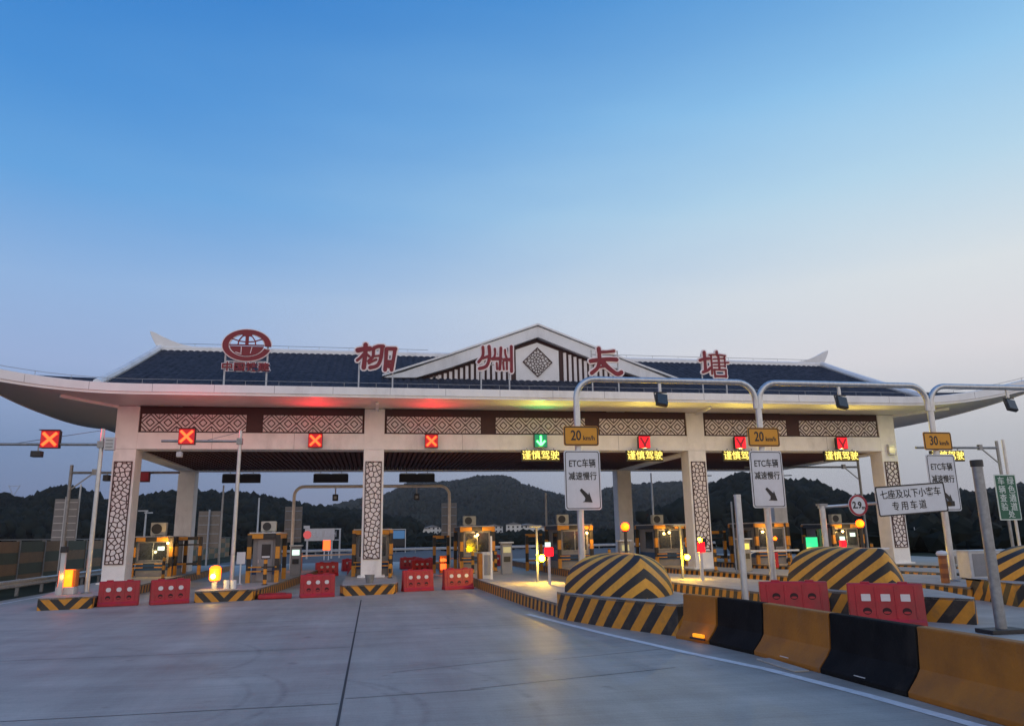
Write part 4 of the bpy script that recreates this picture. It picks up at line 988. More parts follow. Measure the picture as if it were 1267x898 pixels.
for x, lb in ((9.07, 'floodlight hanging from the left arch of the steel gantry'), (15.5, 'floodlight hanging from the middle arch of the steel gantry'), (22.1, 'floodlight hanging from the right arch at the photo edge')):
    t = thing('floodlight', lb, 'floodlight', (x, 22.95, 6.82), 0, 'black floodlights under the arches')
    MB().tube([(0, 0, 0), (0, 0, -.28)], .055, 10).build('bracket', 'steel', t)
    hd = MB(); m = Matrix.Translation((.02, -.05, -.55)) @ Matrix.Rotation(R(10), 4, 'Y') @ Matrix.Rotation(R(-24), 4, 'X'); hd.box(-.19, .19, -.07, .07, -.22, .22, m); hd.build('housing', 'dark', t, bevel=.015)
    gl_ = MB(); gl_.box(-.16, .16, -.083, -.072, -.19, .19, m); gl_.build('lens', 'glass', t); ar = MB(); ar.bar((-.22, -.02, -.30), (.22, -.02, -.30), .035); ar.bar((-.21, -.02, -.30), (-.2, -.1, -.62), .03); ar.build('yoke', 'dark', t)

def arrow_mb(s):  # arrow pointing to the lower right
    P = [(-.50, .42), (-.36, .56), (.14, .10), (.20, .28), (.44, -.46), (-.32, -.42), (-.14, -.34), (-.10, -.12)]
    return MB().prism([(p[0] * s, p[1] * s) for p in P], -.004, .004, 'y')
def lane_sign(x, z0, z1, num, lbl, lbl2, rz=0):
    w, h = 1.16, z1 - z0; zc = (z0 + z1) / 2
    t = thing('lane_sign', lbl, 'road sign', (x, 22.86, zc), rz, 'white lane signs on the gantry posts')
    MB().prism(rrect(w, h, .09), -.02, .0, 'y').build('plate', 'signw', t)
    bd = MB(); o = rrect(w - .07, h - .07, .075); i_ = rrect(w - .115, h - .115, .06); n = len(o)
    for y in (-.026, -.0215): bd.v += [(p[0], y, p[1]) for p in o] + [(p[0], y, p[1]) for p in i_]
    for b in (0, 2 * n):
        for k in range(n): bd.f.append((b + k, b + (k + 1) % n, b + n + (k + 1) % n, b + n + k))
    bd.build('border', 'ink', t)
    text('ETC车辆', .285, 'ink', t, (0, -.024, h * .27), bold=.003, sx=.80)
    text('减速慢行', .265, 'ink', t, (0, -.024, h * .055), bold=.003, sx=.86)
    arrow_mb(.42).build('arrow', 'ink', t, loc=(.1, -.026, -h * .27))
    cl = MB(); cl.box(-.14, .14, .001, .07, h * .25, h * .29); cl.box(-.14, .14, .001, .07, -h * .29, -h * .25); cl.build('clamp', 'dsteel', t)
    t = thing('speed_plate', lbl2, 'road sign', (x, 22.86, z1 + .45), rz, 'yellow speed plates above the lane signs')
    MB().prism(rrect(1.13, .62, .07), -.02, 0, 'y').build('plate', 'signy', t)
    bd = MB(); o = rrect(1.10, .59, .06); i_ = rrect(1.03, .52, .04); n = len(o)
    for y in (-.026, -.0215): bd.v += [(p[0], y, p[1]) for p in o] + [(p[0], y, p[1]) for p in i_]
    for b in (0, 2 * n):
        for k in range(n): bd.f.append((b + k, b + (k + 1) % n, b + n + (k + 1) % n, b + n + k))
    bd.build('border', 'ink', t)
    text(num, .44, 'ink', t, (-.17, -.024, .0), bold=.006, sx=.78); text('km/h', .2, 'ink', t, (.25, -.024, -.07), bold=.003, sx=.95, name='unit_lettering')
    cl = MB(); cl.box(-.14, .14, .001, .07, -.05, .05); cl.build('clamp', 'dsteel', t)
lane_sign(6.34, 2.80, 4.63, '20', 'white ETC lane sign with an arrow on the left gantry post', 'yellow 20 speed plate on the left gantry post')
lane_sign(12.52, 2.80, 4.63, '20', 'white ETC lane sign with an arrow on the middle gantry post', 'yellow 20 speed plate on the middle gantry post', R(2))
lane_sign(18.95, 2.63, 4.53, '30', 'white ETC lane sign partly covered by the tilted wide sign', 'yellow 30 speed plate on the right gantry post', R(3))

# swinging arm with the wide white sign
t = thing('swing_gantry', 'grey post with a slightly rising arm reaching right over the mound', 'gantry', (13.38, 21.3, 0))
MB().tube([(0, 0, .36), (0, 0, 2.80)], .085, 14).build('post', 'steel', t, smooth=True)
MB().tube([(-.12, 0, 2.76), (4.25, 0, 2.98)], .045, 10).build('arm', 'steel', t)
MB().box(-.14, .14, -.1, .1, 2.80, 2.86).build('cap', 'dsteel', t)
t = thing('wide_sign', 'wide white two line sign hanging askew on the arm', 'road sign', (16.22, 21.0, 2.96)); tilt = -.06
grp = []
p = MB().prism(rrect(2.40, .90, .06), -.02, .0, 'y').build('plate', 'signw', t); grp.append(p)
bd = MB(); o = rrect(2.40, .90, .06); i_ = rrect(2.32, .82, .04); n = len(o)
for y in (-.03, -.0215): bd.v += [(q[0], y, q[1]) for q in o] + [(q[0], y, q[1]) for q in i_]
for b in (0, 2 * n):
    for k in range(n): bd.f.append((b + k, b + (k + 1) % n, b + n + (k + 1) % n, b + n + k))
bd.build('border', 'ink', t)
text('七座及以下小客车', .285, 'ink', t, (0, -.024, .17), bold=.002, sx=.93); text('专用车道', .285, 'ink', t, (-.12, -.024, -.19), bold=.002, spacing=1.35, sx=.93)
MB().box(-1.1, 1.1, .001, .05, .0, .05).build('rail', 'dsteel', t)
t.rotation_euler = (0, tilt, 0)
t = thing('width_sign', 'round red ringed sign reading 2.9m on the arm', 'road sign', (14.52, 21.2, 2.80))
MB().prism(ell(.32, .32, 0, 2 * PI * .975, 36), -.02, 0, 'y').build('plate', 'signw', t)
ring_mb(.315, .315, .075, 0, 2 * PI, -.03, -.021, 0).build('ring', 'ringr', t)
text('2.9', .28, 'ink', t, (-.04, -.026, .0), bold=.008, sx=.9); text('m', .16, 'ink', t, (.17, -.026, -.07), bold=.004, name='unit_lettering')
MB().box(-.05, .05, .001, .07, -.1, .1).build('clamp', 'dsteel', t)
t = thing('camera', 'small dark camera at the end of the sign arm', 'camera', (17.7, 21.25, 2.88)); MB().box(-.07, .07, -.2, .12, -.14, .02).build('housing', 'dark', t, bevel=.02); MB().tube([(0, 0, .02), (0, .05, .08)], .02, 8).build('mount', 'dsteel', t)

def beacon(loc, zlamp, label, power=10):
    t = thing('amber_beacon', label, 'beacon', loc, 0, 'glowing amber beacons')
    MB().tube([(0, 0, 0), (0, 0, zlamp - .16)], .05, 10).build('post', 'dark', t); MB().lathe([(.09, zlamp - .16), (.09, zlamp - .12), (.07, zlamp - .11)], 14).build('collar', 'dark', t)
    MB().sphere((0, 0, zlamp), .125).build('lens', 'e_amber', t, smooth=True); lamp(t, (0, -.3, zlamp), (1, .5, .04), power, .05)
beacon((7.52, 22.5, .36), 1.92, 'glowing amber beacon behind the nearest chevron mound', 8)
beacon((15.0, 21.9, .36), 1.90, 'glowing amber beacon below the round red sign', 8)

# green sign
t = thing('green_sign', 'tall narrow green sign on a pole at the far right', 'road sign', (22.42, 24, 0), R(2))
MB().tube([(.25, .06, .3), (.25, .06, 5.2)], .05, 10).build('post', 'steel', t)
p = MB().prism(rrect(.92, 1.62, .04), -.02, 0, 'y').build('plate', 'inkg', t, loc=(0, 0, 3.12)); MB().prism(rrect(.84, 1.54, .03), -.027, -.021, 'y').build('field', 'signg', p)
text('车\n辆\n查\n验', .30, 'inkg', t, (-.2, -.03, 3.22), bold=.003, line=1.02); text('绿\n色\n通\n道', .30, 'inkg', t, (.2, -.03, 3.22), bold=.003, line=1.02); text('处', .28, 'inkg', t, (.05, -.03, 2.50), bold=.003)
# grey cabinet, bollard
t = thing('grey_cabinet', 'pale grey equipment cabinet on the right island behind the tall pole', 'cabinet', (20.1, 23.4, .36), R(-8)); MB().box(-.1, 1.15, 0, .7, .03, .92).build('case', 'lgrey', t, bevel=.02); MB().box(.0, 1.05, -.012, -.002, .1, .85).build('door', 'grey', t, bevel=.005); MB().box(-.06, 1.1, .05, .65, 0, .03).build('base', 'dark', t); MB().box(-.12, 1.17, -.03, .73, .922, .95).build('lid', 'lgrey', t, bevel=.01)
t = thing('bollard', 'rusty striped bollard with a white cap beside the right gantry post', 'bollard', (18.15, 22.4, .36)); MB().tube([(0, 0, 0), (0, 0, .86)], .13, 14).build('shaft', stripes('rust_bands', .3, mode='z', ca=(.35, .12, .03), cb=(.2, .06, .02)), t); MB().lathe([(.16, .86), (.18, .92), (.13, .99), (.02, 1.01)], 16).build('cap', 'signw', t, smooth=True)

# right side gantries with arms
def arm_gantry(loc, ztop, reach, label, rz=0, zb=.3):
    t = thing('arm_gantry', label, 'gantry', loc, rz, 'grey side gantries with a long arm')
    MB().tube([(0, 0, zb), (0, 0, ztop + .35)], .075, 12).build('post', 'dsteel', t, smooth=True)
    MB().tube([(0, 0, ztop), (reach, 0, ztop)], .06, 10).build('arm', 'dsteel', t)
    s = 1 if reach > 0 else -1
    b = MB(); b.bar((0, 0, ztop - .8), (s * .95, 0, ztop - .02), .05); b.build('brace', 'dsteel', t); c = MB(); c.box(s * 1.0 - .1, s * 1.0 + .1, -.08, .08, ztop - .1, ztop + .16); c.build('coupling', 'dsteel', t)
    return t
arm_gantry((30.7, 33, 0), 5.92, -4.6, 'grey side gantry at the far right carrying a yellow text board')
led_board((27.7, 32.85, 5.50), 1.85, 'yellow LED text board behind the yellow 30 speed plate', 20, True)
arm_gantry((29.1, 42, 0), 5.75, -7.5, 'grey side gantry seen between the end column and the middle lane sign')
arm_gantry((-13.72, 37.95, 0), 5.18, 4.7, 'grey side gantry behind the far left column')
t = thing('camera', 'camera box on the left gantry arm, left of the first column', 'camera', (-12.15, 37.85, 4.95)); MB().box(-.13, .13, -.15, .2, -.16, .12).build('housing', 'dark', t, bevel=.02); MB().box(-.02, .02, 0, .04, .12, .24).build('mount', 'dsteel', t)
t = thing('lane_signal', 'unlit dark red signal box on the left gantry arm right of the first column', 'lane signal', (-10.5, 37.85, 5.0)); MB().box(-.2, .2, -.1, .15, -.26, .22).build('housing', mat('dark_red_case', (.12, .012, .015), .5), t, bevel=.02); MB().box(-.17, .17, -.112, -.102, -.2, .18).build('display', 'ringr', t); MB().tube([(.2, 0, .1), (.35, 0, .2)], .015, 6).build('cable', 'dark', t)

# left tall poles with signal arms
def pole_signal(loc, h, za, reach, sx, label, slabel):
    t = thing('signal_pole', label, 'signal pole', loc, 0, 'steel poles carrying a signal arm on the left')
    MB().tube([(0, 0, 0), (0, 0, h)], [.085, .07], 14).build('pole', 'steel', t, smooth=True); MB().lathe([(.18, 0), (.18, .03), (.1, .06)], 14).build('base_plate', 'dsteel', t)
    MB().tube([(.08, 0, za), (-reach, 0, za)], .05, 10).build('arm', 'dsteel', t)
    MB().tube([(0, 0, h - .05), (-reach * .42, 0, za + .05)], .012, 6).build('stay_wire', 'dsteel', t); MB().box(-.12, .1, -.11, .11, za - .12, za + .12).build('coupling', 'dsteel', t)
    cross_sig((loc[0] + sx, loc[1] - .12, loc[2] + za + .17), slabel, power=26, size=.62, pole=True)
pole_signal((-9.72, 29.4, .35), 5.72, 5.15, 6.5, -1.68, 'tall steel pole at far left, its arm leaving the photo', 'glowing red cross signal at far left against the sky')
t = thing('camera', 'small camera hanging under the arm at far left', 'camera', (-11.75, 29.3, 5.28)); MB().box(-.2, .14, -.12, .16, -.24, -.03).build('housing', 'dark', t, bevel=.02); MB().tube([(0, 0, -.03), (0, 0, .18)], .025, 8).build('mount', 'dsteel', t)
t = thing('control_box', 'small grey box with vents beside the first column head', 'box', (-9.42, 29.35, 5.52)); MB().box(-.17, .17, -.1, .1, -.23, .23).build('case', 'lgrey', t, bevel=.01)
q = MB()
for z in (-.12, 0, .12): q.box(-.12, .12, -.112, -.102, z - .02, z + .02)
q.build('vent', 'dsteel', t); MB().bar((-.17, 0, -.05), (-.36, 0, -.05), .05).build('bracket', 'dsteel', t)
pole_signal((-5.33, 31.6, .35), 5.98, 5.55, 2.95, -2.0, 'tall steel pole on the island with the yellow lamp', 'glowing red cross signal on the pole arm between the first and second columns')
t = thing('camera', 'small pale camera below the left pole signal', 'camera', (-7.55, 31.5, 5.40)); MB().box(-.1, .1, -.12, .14, -.14, .06).build('housing', 'lgrey', t, bevel=.02); MB().tube([(0, 0, .06), (.04, .0, .45)], .02, 8).build('mount', 'dsteel', t)

# ------------------------------------------------------------------ small equipment on the islands
def glow_cabinet(loc, label, em='e_yel', w=.44, h=.55, power=3):
    t = thing('lamp_cabinet', label, 'lamp cabinet', loc); MB().box(-w / 2 - .05, w / 2 + .1, -.2, .24, 0, .25).build('base', 'lgrey', t, bevel=.02); MB().box(-w / 2, w / 2, -.16, .2, .26, .26 + h).build('lamp', em, t, bevel=.02); MB().box(w / 2 + .003, w / 2 + .1, -.14, .18, .26, .26 + h).build('side', 'orange', t)
    lamp(t, (0, -.4, .6), (1, .55, .06), power, .05); return t
glow_cabinet((-10.35, 29.3, .35), 'glowing orange cabinet on a white base at the far left island')
t = thing('sensor_post', 'grey post with a small camera head beside the orange cabinet', 'post', (-10.42, 29.0, .35)); MB().box(-.07, .07, -.06, .06, 0, 1.4).build('post', 'lgrey', t, bevel=.01); MB().box(-.1, .1, -.12, .1, 1.4, 1.6).build('head', 'dark', t, bevel=.02)
t = thing('yellow_lamp', 'bright glowing yellow lamp on the island before the grey booth', 'lamp', (-5.62, 29.9, .35)); MB().tube([(0, 0, 0), (0, 0, .3)], .1, 12).build('stem', 'lgrey', t); MB().lathe([(.17, .3), (.2, .36), (.2, .72), (.14, .8), (.02, .83)], 18).build('lens', 'e_yel', t, smooth=True); MB().sphere((-.03, -.16, .45), .1).build('bulb', 'e_bulb', t); lamp(t, (0, -.42, .5), (1, .7, .18), 22, .06)
t = thing('white_drums', 'two small white cylinders beside the yellow lamp', 'drum', (-5.2, 29.9, .35))
for x in (0, .24): MB().tube([(x, 0, 0), (x, 0, .3)], .1, 14).build('drum', 'signw', t)
t = thing('notice_box', 'white notice box on a thin stand left of the grey booth', 'notice box', (-5.15, 32.4, .35)); MB().box(-.16, .16, -.05, .05, .78, 1.24).build('box', 'signw', t, bevel=.01); MB().tube([(0, 0, 0), (0, 0, .78)], .03, 8).build('stand', 'signw', t); MB().lathe([(.14, 0), (.03, .05)], 12).build('foot', 'lgrey', t)
t = thing('bucket', 'grey metal bucket on the nose before the second column', 'bucket', (-.1, 31.0, .352)); MB().lathe([(.13, 0), (.19, .31), (.2, .32), (.18, .31), (.12, .02)], 20).build('pail', 'dsteel', t, smooth=True); MB().tube([(.19 * math.cos(a), .02, .3 + .0 * a - .06 * math.sin(a)) for a in [PI * i / 8 for i in range(9)]], .008, 6).build('handle', 'dark', t)
def gate(loc, label, arm_to, lit=True, power=8):
    t = thing('lane_gate', label, 'lane gate', loc, 0, 'lane gates with a boom'); MB().box(-.2, .2, -.2, .2, 0, .95).build('cabinet', 'orange', t, bevel=.03); MB().box(-.16, .16, -.215, -.202, .2, .8).build('lamp_panel', 'e_osign' if lit else 'orange', t)
    b = MB(); b.bar((0, -.25, .78), (arm_to, -.25, .82), .07); b.build('boom', mat('boom_paint', (.7, .5, .35), .5), t)
    if lit: lamp(t, (-.1, -.6, .7), (1, .35, .04), power, .05)
    return t
gate((-4.0, 44.0, .35), 'glowing orange lane gate left of the second column behind the thin arch', 2.9)
gate((3.85, 43.5, .05), 'glowing orange lane gate right of the second column', 2.6)
t = thing('grey_cabinet', 'grey cabinet with an ochre side at the start of the long striped kerb', 'cabinet', (4.42, 31.6, .35)); MB().box(-.0, .42, 0, .5, 0, 1.06).build('case', 'lgrey', t, bevel=.015); MB().box(-.16, -.004, .01, .48, 0, 1.0).build('side', 'yellow', t); MB().box(.05, .37, -.012, -.002, .15, .95).build('door', 'grey', t)
t = thing('barrier_post', 'thin white post standing before the grey cabinet', 'post', (4.72, 31.2, .35)); MB().box(-.035, .035, -.035, .035, 0, 1.7).build('post', 'signw', t, bevel=.008); MB().box(-.07, .07, -.07, .07, 0, .02).build('foot', 'lgrey', t)
def post_lamp(loc, label, h, lz, power, two=False, redz=None, em='e_warm', r=.11, top=True):
    t = thing('lamp_post', label, 'lamp post', loc, 0, 'thin posts with a bright lane lamp')
    MB().box(-.04, .04, .06, .14, 0, h).build('post', 'dsteel', t, bevel=.01)
    if top: MB().box(-.3, .18, -.0, .2, h, h + .07).build('canopy', 'dsteel', t, bevel=.01)
    MB().sphere((.12, -.14, lz), r).build('lamp', em, t, smooth=True); lamp(t, (.12, -.5, lz), (1, .62, .20), power * 1.5, .06)
    return t
post_lamp((6.02, 28.3, .35), 'post with the brightest white lamp on the long striped island', 2.0, .88, 70, r=.12)
t = thing('signal_post', 'short post with a small red signal beside the brightest lamp', 'signal post', (6.15, 27.0, .35)); MB().box(-.04, .04, -.04, .04, 0, .98).build('post', 'lgrey', t); MB().box(-.15, .15, -.08, .08, .98, 1.28).build('signal', 'e_rsig', t, bevel=.02); MB().box(-.12, .06, -.06, .06, 1.30, 1.46).build('green_lamp', 'e_cool', t); MB().box(-.17, .17, -.12, .1, 1.282, 1.30).build('hood', 'dark', t); lamp(t, (0, -.3, 1.1), (1, .05, .08), 1.5)
post_lamp((11.62, 28.1, .35), 'post with a white lamp left of the third column', 1.95, .8, 22, r=.1)
t = thing('signal_post', 'post with a red signal and white top light before the third column', 'signal post', (11.85, 26.95, .35)); MB().box(-.05, .05, -.05, .05, 0, 1.4).build('post', 'lgrey', t); MB().box(-.1, .14, -.12, .02, 1.0, 1.36).build('signal', 'e_rsig', t, bevel=.02); MB().sphere((-.02, -.06, 1.46), .06).build('top_lamp', 'e_warm', t); MB().box(.06, .22, -.1, -.06, 1.2, 1.5).build('camera_arm', 'dark', t)
post_lamp((17.9, 29.0, .3), 'low post with a white lamp left of the right chevron mound', .9, .50, 22, r=.12, top=False)
t = thing('lane_display', 'lit lane display, green above yellow, behind the right chevron mound', 'display', (20.63, 34, .35)); MB().box(-.36, .36, 0, .15, .4, 1.42).build('housing', 'dark', t, bevel=.01); MB().box(-.3, .3, -.014, -.003, .92, 1.38).build('green_panel', 'e_disg', t); MB().box(-.3, .3, -.014, -.003, .46, .915).build('yellow_panel', 'e_disy', t); MB().box(-.05, .05, .02, .12, 0, .4).build('stand', 'dsteel', t); MB().box(.38, .48, -.1, .1, 0, 1.75).build('green_edge', 'signg', t); lamp(t, (.1, -.5, 1.0), (.5, 1, .4), 4, .05)
t = thing('signal_post', 'post with a red signal right of the green and yellow display', 'signal post', (21.6, 33, .35)); MB().box(-.07, .07, -.05, .05, 0, .8).build('post', 'lgrey', t); MB().box(-.12, .12, -.1, .1, .8, 1.22).build('signal', 'e_rsig', t, bevel=.02); MB().box(-.08, .08, -.08, .08, 1.23, 1.4).build('top_lamp', 'e_cool', t); MB().box(-.14, .14, -.14, .08, 1.222, 1.23).build('hood', 'dark', t)
t = thing('signal_post', 'small red lamp post left of the green and yellow display', 'signal post', (18.95, 34.5, .35)); MB().box(-.12, .12, -.08, .08, 0, .7).build('post', 'redl', t, bevel=.02); MB().sphere((.05, -.05, 1.35), .09).build('lamp', 'e_yel', t); MB().tube([(.05, 0, .7), (.05, 0, 1.3)], .03, 8).build('stem', 'dark', t)
def rail_boom(loc, ln_, label):
    t = thing('boom_barrier', label, 'boom barrier', loc, 0, 'white booms across the right lanes'); MB().box(-.18, .18, -.18, .18, 0, .95).build('cabinet', 'dark', t, bevel=.02); MB().bar((0, -.22, .82), (ln_, -.22, .82), .08).build('boom', 'signw', t); q = MB(); q.tube([(ln_ * .3 * i / 8, -.22, .80 - .45 * (1 - (i / 8 - 1) ** 2) * 0 - .5 * (1 - i / 8) ** 2) for i in range(9)], .025, 8); q.build('stay', 'signw', t)
rail_boom((16.6, 33.5, .35), 2.9, 'white boom across the lane right of the third column')
rail_boom((21.2, 33.0, .35), 2.6, 'white boom beside the rightmost booth')

# thin arch behind the second column with two cameras
t = thing('arch_gantry', 'slim pale arch spanning the lanes behind the second column', 'gantry', (0, 45.3, 0))
MB().tube(arc_path(-4.5, 4.38, .1, 4.95, .55), .09, 12).build('arch', mat('cream_pipe', (.86, .81, .72), .45), t, smooth=True)
for s in (-4.5, 4.38): MB().lathe([(.22, .0), (.22, .08), (.1, .14)], 14, (s, 0, 0)).build('base_plate', 'dsteel', t)
for x, lb in ((-2.2, 'camera under the slim arch, left of the second column'), (2.45, 'camera under the slim arch, right of the second column')):
    t = thing('camera', lb, 'camera', (x, 45.25, 4.85)); MB().tube([(0, 0, 0), (0, 0, -.35)], .035, 8).build('mount', 'lgrey', t); MB().box(-.16, .16, -.15, .15, -.72, -.35).build('housing', 'dark', t, bevel=.03); MB().box(-.08, .08, -.162, -.152, -.62, -.46).build('lens', 'glass', t)

# ------------------------------------------------------------------ more equipment between the booths
def marker(loc, label, h=.95):
    t = thing('marker_post', label, 'marker post', loc, 0, 'striped marker posts on the islands'); MB().tube([(0, 0, 0), (0, 0, h)], .07, 12).build('post', 'bandm', t); MB().lathe([(.12, 0), (.12, .02), (.08, .04)], 12).build('foot', 'dark', t); MB().lathe([(.072, h), (.06, h + .03), (.01, h + .04)], 12).build('cap', 'dark', t)
M['bandm'] = stripes('marker_bands', .4, mode='z', grime=.2)
for x, y, lb in ((-4.1, 31.6, 'striped marker post right of the small grey booth front'), (-9.6, 38.8, 'striped marker post before the far left booth'), (5.9, 37.6, 'striped marker post before the booth with the roof frame'), (4.6, 36.2, 'striped marker post beside the long kerb'), (9.9, 36.6, 'striped marker post at the booth behind the nearest lane sign'), (11.3, 36.4, 'striped marker post right of the nearest lane sign pole'), (15.2, 33.0, 'striped marker post left of the third column foot'), (16.4, 37.2, 'striped marker post right of the third column foot'), (20.4, 35.8, 'striped marker post before the booth right of the third column'), (25.6, 36.6, 'striped marker post at the last booth'), (.75, 34.2, 'striped marker post right of the second column foot')): marker((x, y, .35), lb)
def crash_frame(loc, w, h, label):
    t = thing('crash_portal', label, 'crash portal', loc, 0, 'striped crash frames before the booths')
    for x in (0, w): MB().box(x - .08, x + .08, -.08, .08, 0, h).build('pillar', 'bandz', t, bevel=.01)
    MB().box(.083, w - .083, -.06, .06, h - .17, h - .01).build('top_bar', 'bandx', t); MB().box(.083, w - .083, -.04, .04, h * .86 - .17, h * .86 - .1).build('second_bar', 'dark', t); MB().box(.083, w - .083, -.04, .04, .5, .6).build('low_bar', 'bandx', t)
crash_frame((-9.85, 42.0, .35), 1.15, 1.9, 'striped crash frame right of the far left booth')
crash_frame((3.3, 42.6, .1), .75, 2.0, 'striped crash frame left of the booth with the roof frame')
crash_frame((8.5, 42.8, .1), .8, 2.0, 'striped crash frame left of the booth behind the lane sign')
crash_frame((18.9, 41.5, .1), .85, 2.0, 'striped crash frame left of the booth right of the third column')
def kiosk(loc, label, lit='e_cool'):
    t = thing('card_kiosk', label, 'card kiosk', loc, 0, 'slim card kiosks on the islands'); MB().box(-.24, .24, 0, .4, 0, 1.35).build('case', 'grey', t, bevel=.03); MB().box(-.17, .17, -.014, -.002, .95, 1.2).build('screen', lit, t, bevel=.004); MB().box(-.15, .15, -.03, -.002, .55, .78).build('keypad', 'dark', t); MB().box(-.3, .3, -.1, .44, 1.36, 1.42).build('hood', 'lgrey', t, bevel=.01)
kiosk((-3.6, 38.2, .35), 'card kiosk right of the small grey booth, its screen lit')
kiosk((5.95, 34.6, .35), 'card kiosk on the long striped island behind the brightest lamp', 'e_wind')
kiosk((11.2, 33.6, .35), 'card kiosk left of the third column lamp', 'e_wind')
kiosk((16.0, 31.6, .35), 'card kiosk in front of the booth right of the third column', 'e_disy')
def wall_lamp(x, y, z, label, pw=20):
    t = thing('wall_lamp', label, 'wall lamp', (x, y, z), 0, 'small warm lamps on the booth fronts'); MB().sphere((0, -.05, 0), .06).build('globe', 'e_bulb2', t, smooth=True); MB().box(-.08, .08, .01, .09, -.03, .10).build('bracket', 'dark', t, bevel=.01); lamp(t, (0, -.3, -.05), (1, .56, .16), pw * 2, .06)
M['e_bulb2'] = emit('small_warm_bulb', (14, 8.5, 2.4), 1)
for x, y, z, lb in ((-10.0, 40.9, 1.95, 'small warm lamp on the far left booth'), (5.2, 38.98, 2.1, 'small warm lamp on the booth with the roof frame'), (10.9, 38.9, 2.1, 'small warm lamp on the booth behind the nearest lane sign'), (15.4, 38.9, 2.05, 'small warm lamp on the booth left of the third column'), (20.6, 37.9, 2.05, 'small warm lamp on the booth right of the third column'), (25.5, 38.9, 1.95, 'small warm lamp on the last booth at right'), (.3, 36.2, 2.0, 'small warm lamp on the booth hidden by the second column')): wall_lamp(x, y, z, lb)

# ------------------------------------------------------------------ background
def board(loc, w, h, z0, label, m='beige', ribs=0, group='backs of roadside boards on posts'):
    t = thing('roadside_board', label, 'roadside board', loc, 0, group); MB().box(-w / 2, w / 2, 0, .05, z0, z0 + h).build('panel', m, t); MB().tube([(0, -.08, 0), (0, -.08, z0 + h + .1)], .06, 10).build('post', 'lgrey', t)
    rb_ = MB()
    for i in range(ribs): z = z0 + h * (i + .5) / ribs; rb_.box(-w / 2 + .04, w / 2 - .04, -.03, -.003, z - .02, z + .02)
    if ribs: rb_.build('ribs', 'lgrey', t)
board((-14.5, 40, 0), 1.05, 1.95, 2.15, 'grey ribbed board back behind the far left poles', 'grey', 6)
board((-10.95, 55, 0), 1.4, 2.4, 1.55, 'warm-tinted board back between the first column and the tall pole', ribs=4)
board((-5.45, 55, 0), 1.15, 2.4, 1.8, 'warm-tinted board back left of the slim arch', ribs=4)
board((5.3, 55, 0), 1.1, 2.35, 2.0, 'pale board back at the right foot of the slim arch', ribs=4)
def pole(loc, h, label, r=.05, arm=0, m='lgrey'):
    t = thing('light_pole', label, 'light pole', loc, 0, 'thin pale poles behind the booths'); MB().tube([(0, 0, 0), (0, 0, h)], [r * 1.3, r], 10).build('shaft', m, t); MB().lathe([(r * 3, 0), (r * 3, .05), (r * 1.4, .1)], 10).build('foot', 'dsteel', t)
    if arm: a = MB(); a.box(-arm, .1, -.12, .12, h, h + .08); a.box(-.1, arm * .8, -.1, .1, h - .14, h - .06); a.build('lamp_head', 'lgrey', t)
pole((-16.35, 60, 0), 4.15, 'street light with two flat heads right of the first column', .06, .55)
pole((-8.8, 47.6, 0), 5.2, 'thin pale pole left of the tall pole with the yellow lamp', .05, m='steel')
pole((-9.2, 65, 0), 5.3, 'thin pole right of the tall pole, far behind', .06)
pole((-18.15, 52, 0), 5.6, 'slim pale pole behind the far left gantry', .05, m='steel')
pole((19.5, 52, 0), 6.2, 'thin pole rising behind the booth left of the third column', .06, m='steel')
pole((10.6, 47, 0), 4.6, 'thin pole directly behind the nearest lane sign', .06)
for x, lb in ((22.9, 'dark street lamp arm right of the third column'), (29.0, 'dark street lamp arm right of the middle lane sign')):
    t = thing('street_lamp', lb, 'street lamp', (x - 1.6, 50, 0)); MB().tube([(0, 0, 0), (0, 0, 5.6), (.1, 0, 5.8), (1.9, 0, 5.86)], .035, 8).build('pole', 'dark', t); MB().sphere((1.1, 0, 5.55), .22, sz=1.2).build('lamp_head', 'dark', t)
# large info sign and small lit signs far behind
t = thing('direction_sign', 'large grey direction sign far behind with a round red patch at its left', 'road sign', (-5.3, 80, 0)); MB().box(-1.45, 1.45, 0, .1, 1.75, 2.95).build('panel', 'lgrey', t); MB().prism(ell(.40, .40, 0, 6.1, 20), -.03, -.004, 'y').build('red_disc', emit('lit_red_disc', (.8, .12, .12), .6), t, loc=(-1.2, 0, 2.35)); MB().box(-1.6, -1.0, .0, .1, 2.96, 3.25).build('top_plate', 'lgrey', t)
text('长塘 柳州', .62, 'signw', t, (.35, -.02, 2.35), ext=.01)
for x in (-1.2, 1.2): MB().tube([(x, .15, 0), (x, .15, 2.9)], .09, 8).build('post', 'lgrey', t)
t = thing('sign_gantry', 'empty grey sign frame right of the large direction sign', 'sign frame', (-3.4, 82, 0)); q = MB(); q.bar((0, 0, 0), (0, 0, 2.95), .16); q.bar((-.5, 0, 2.9), (.1, 0, 2.9), .12); q.bar((-.5, 0, 1.8), (0, 0, 1.8), .1); q.build('frame', 'lgrey', t)
t = thing('lit_sign', 'small glowing orange sign on two legs behind the lanes', 'road sign', (-4.3, 75, 0)); MB().box(-.33, .33, 0, .12, .9, 1.8).build('panel', 'e_osign', t); 
for x in (-.2, .2): MB().tube([(x, .06, 0), (x, .06, .9)], .05, 8).build('leg', 'signw', t)
t = thing('blue_display', 'bluish display board in a frame right of the second column, far behind', 'display', (3.2, 100, 0)); MB().box(-.95, .75, 0, .12, 1.75, 2.75).build('panel', 'e_lblue', t); q = MB(); q.bar((.85, 0, 0), (.85, 0, 2.95), .1); q.bar((-.95, 0, 2.9), (.85, 0, 2.9), .1); q.build('frame', 'lgrey', t); MB().box(-.95, .75, 0, .12, .8, 1.7).build('lower_panel', 'dark', t)

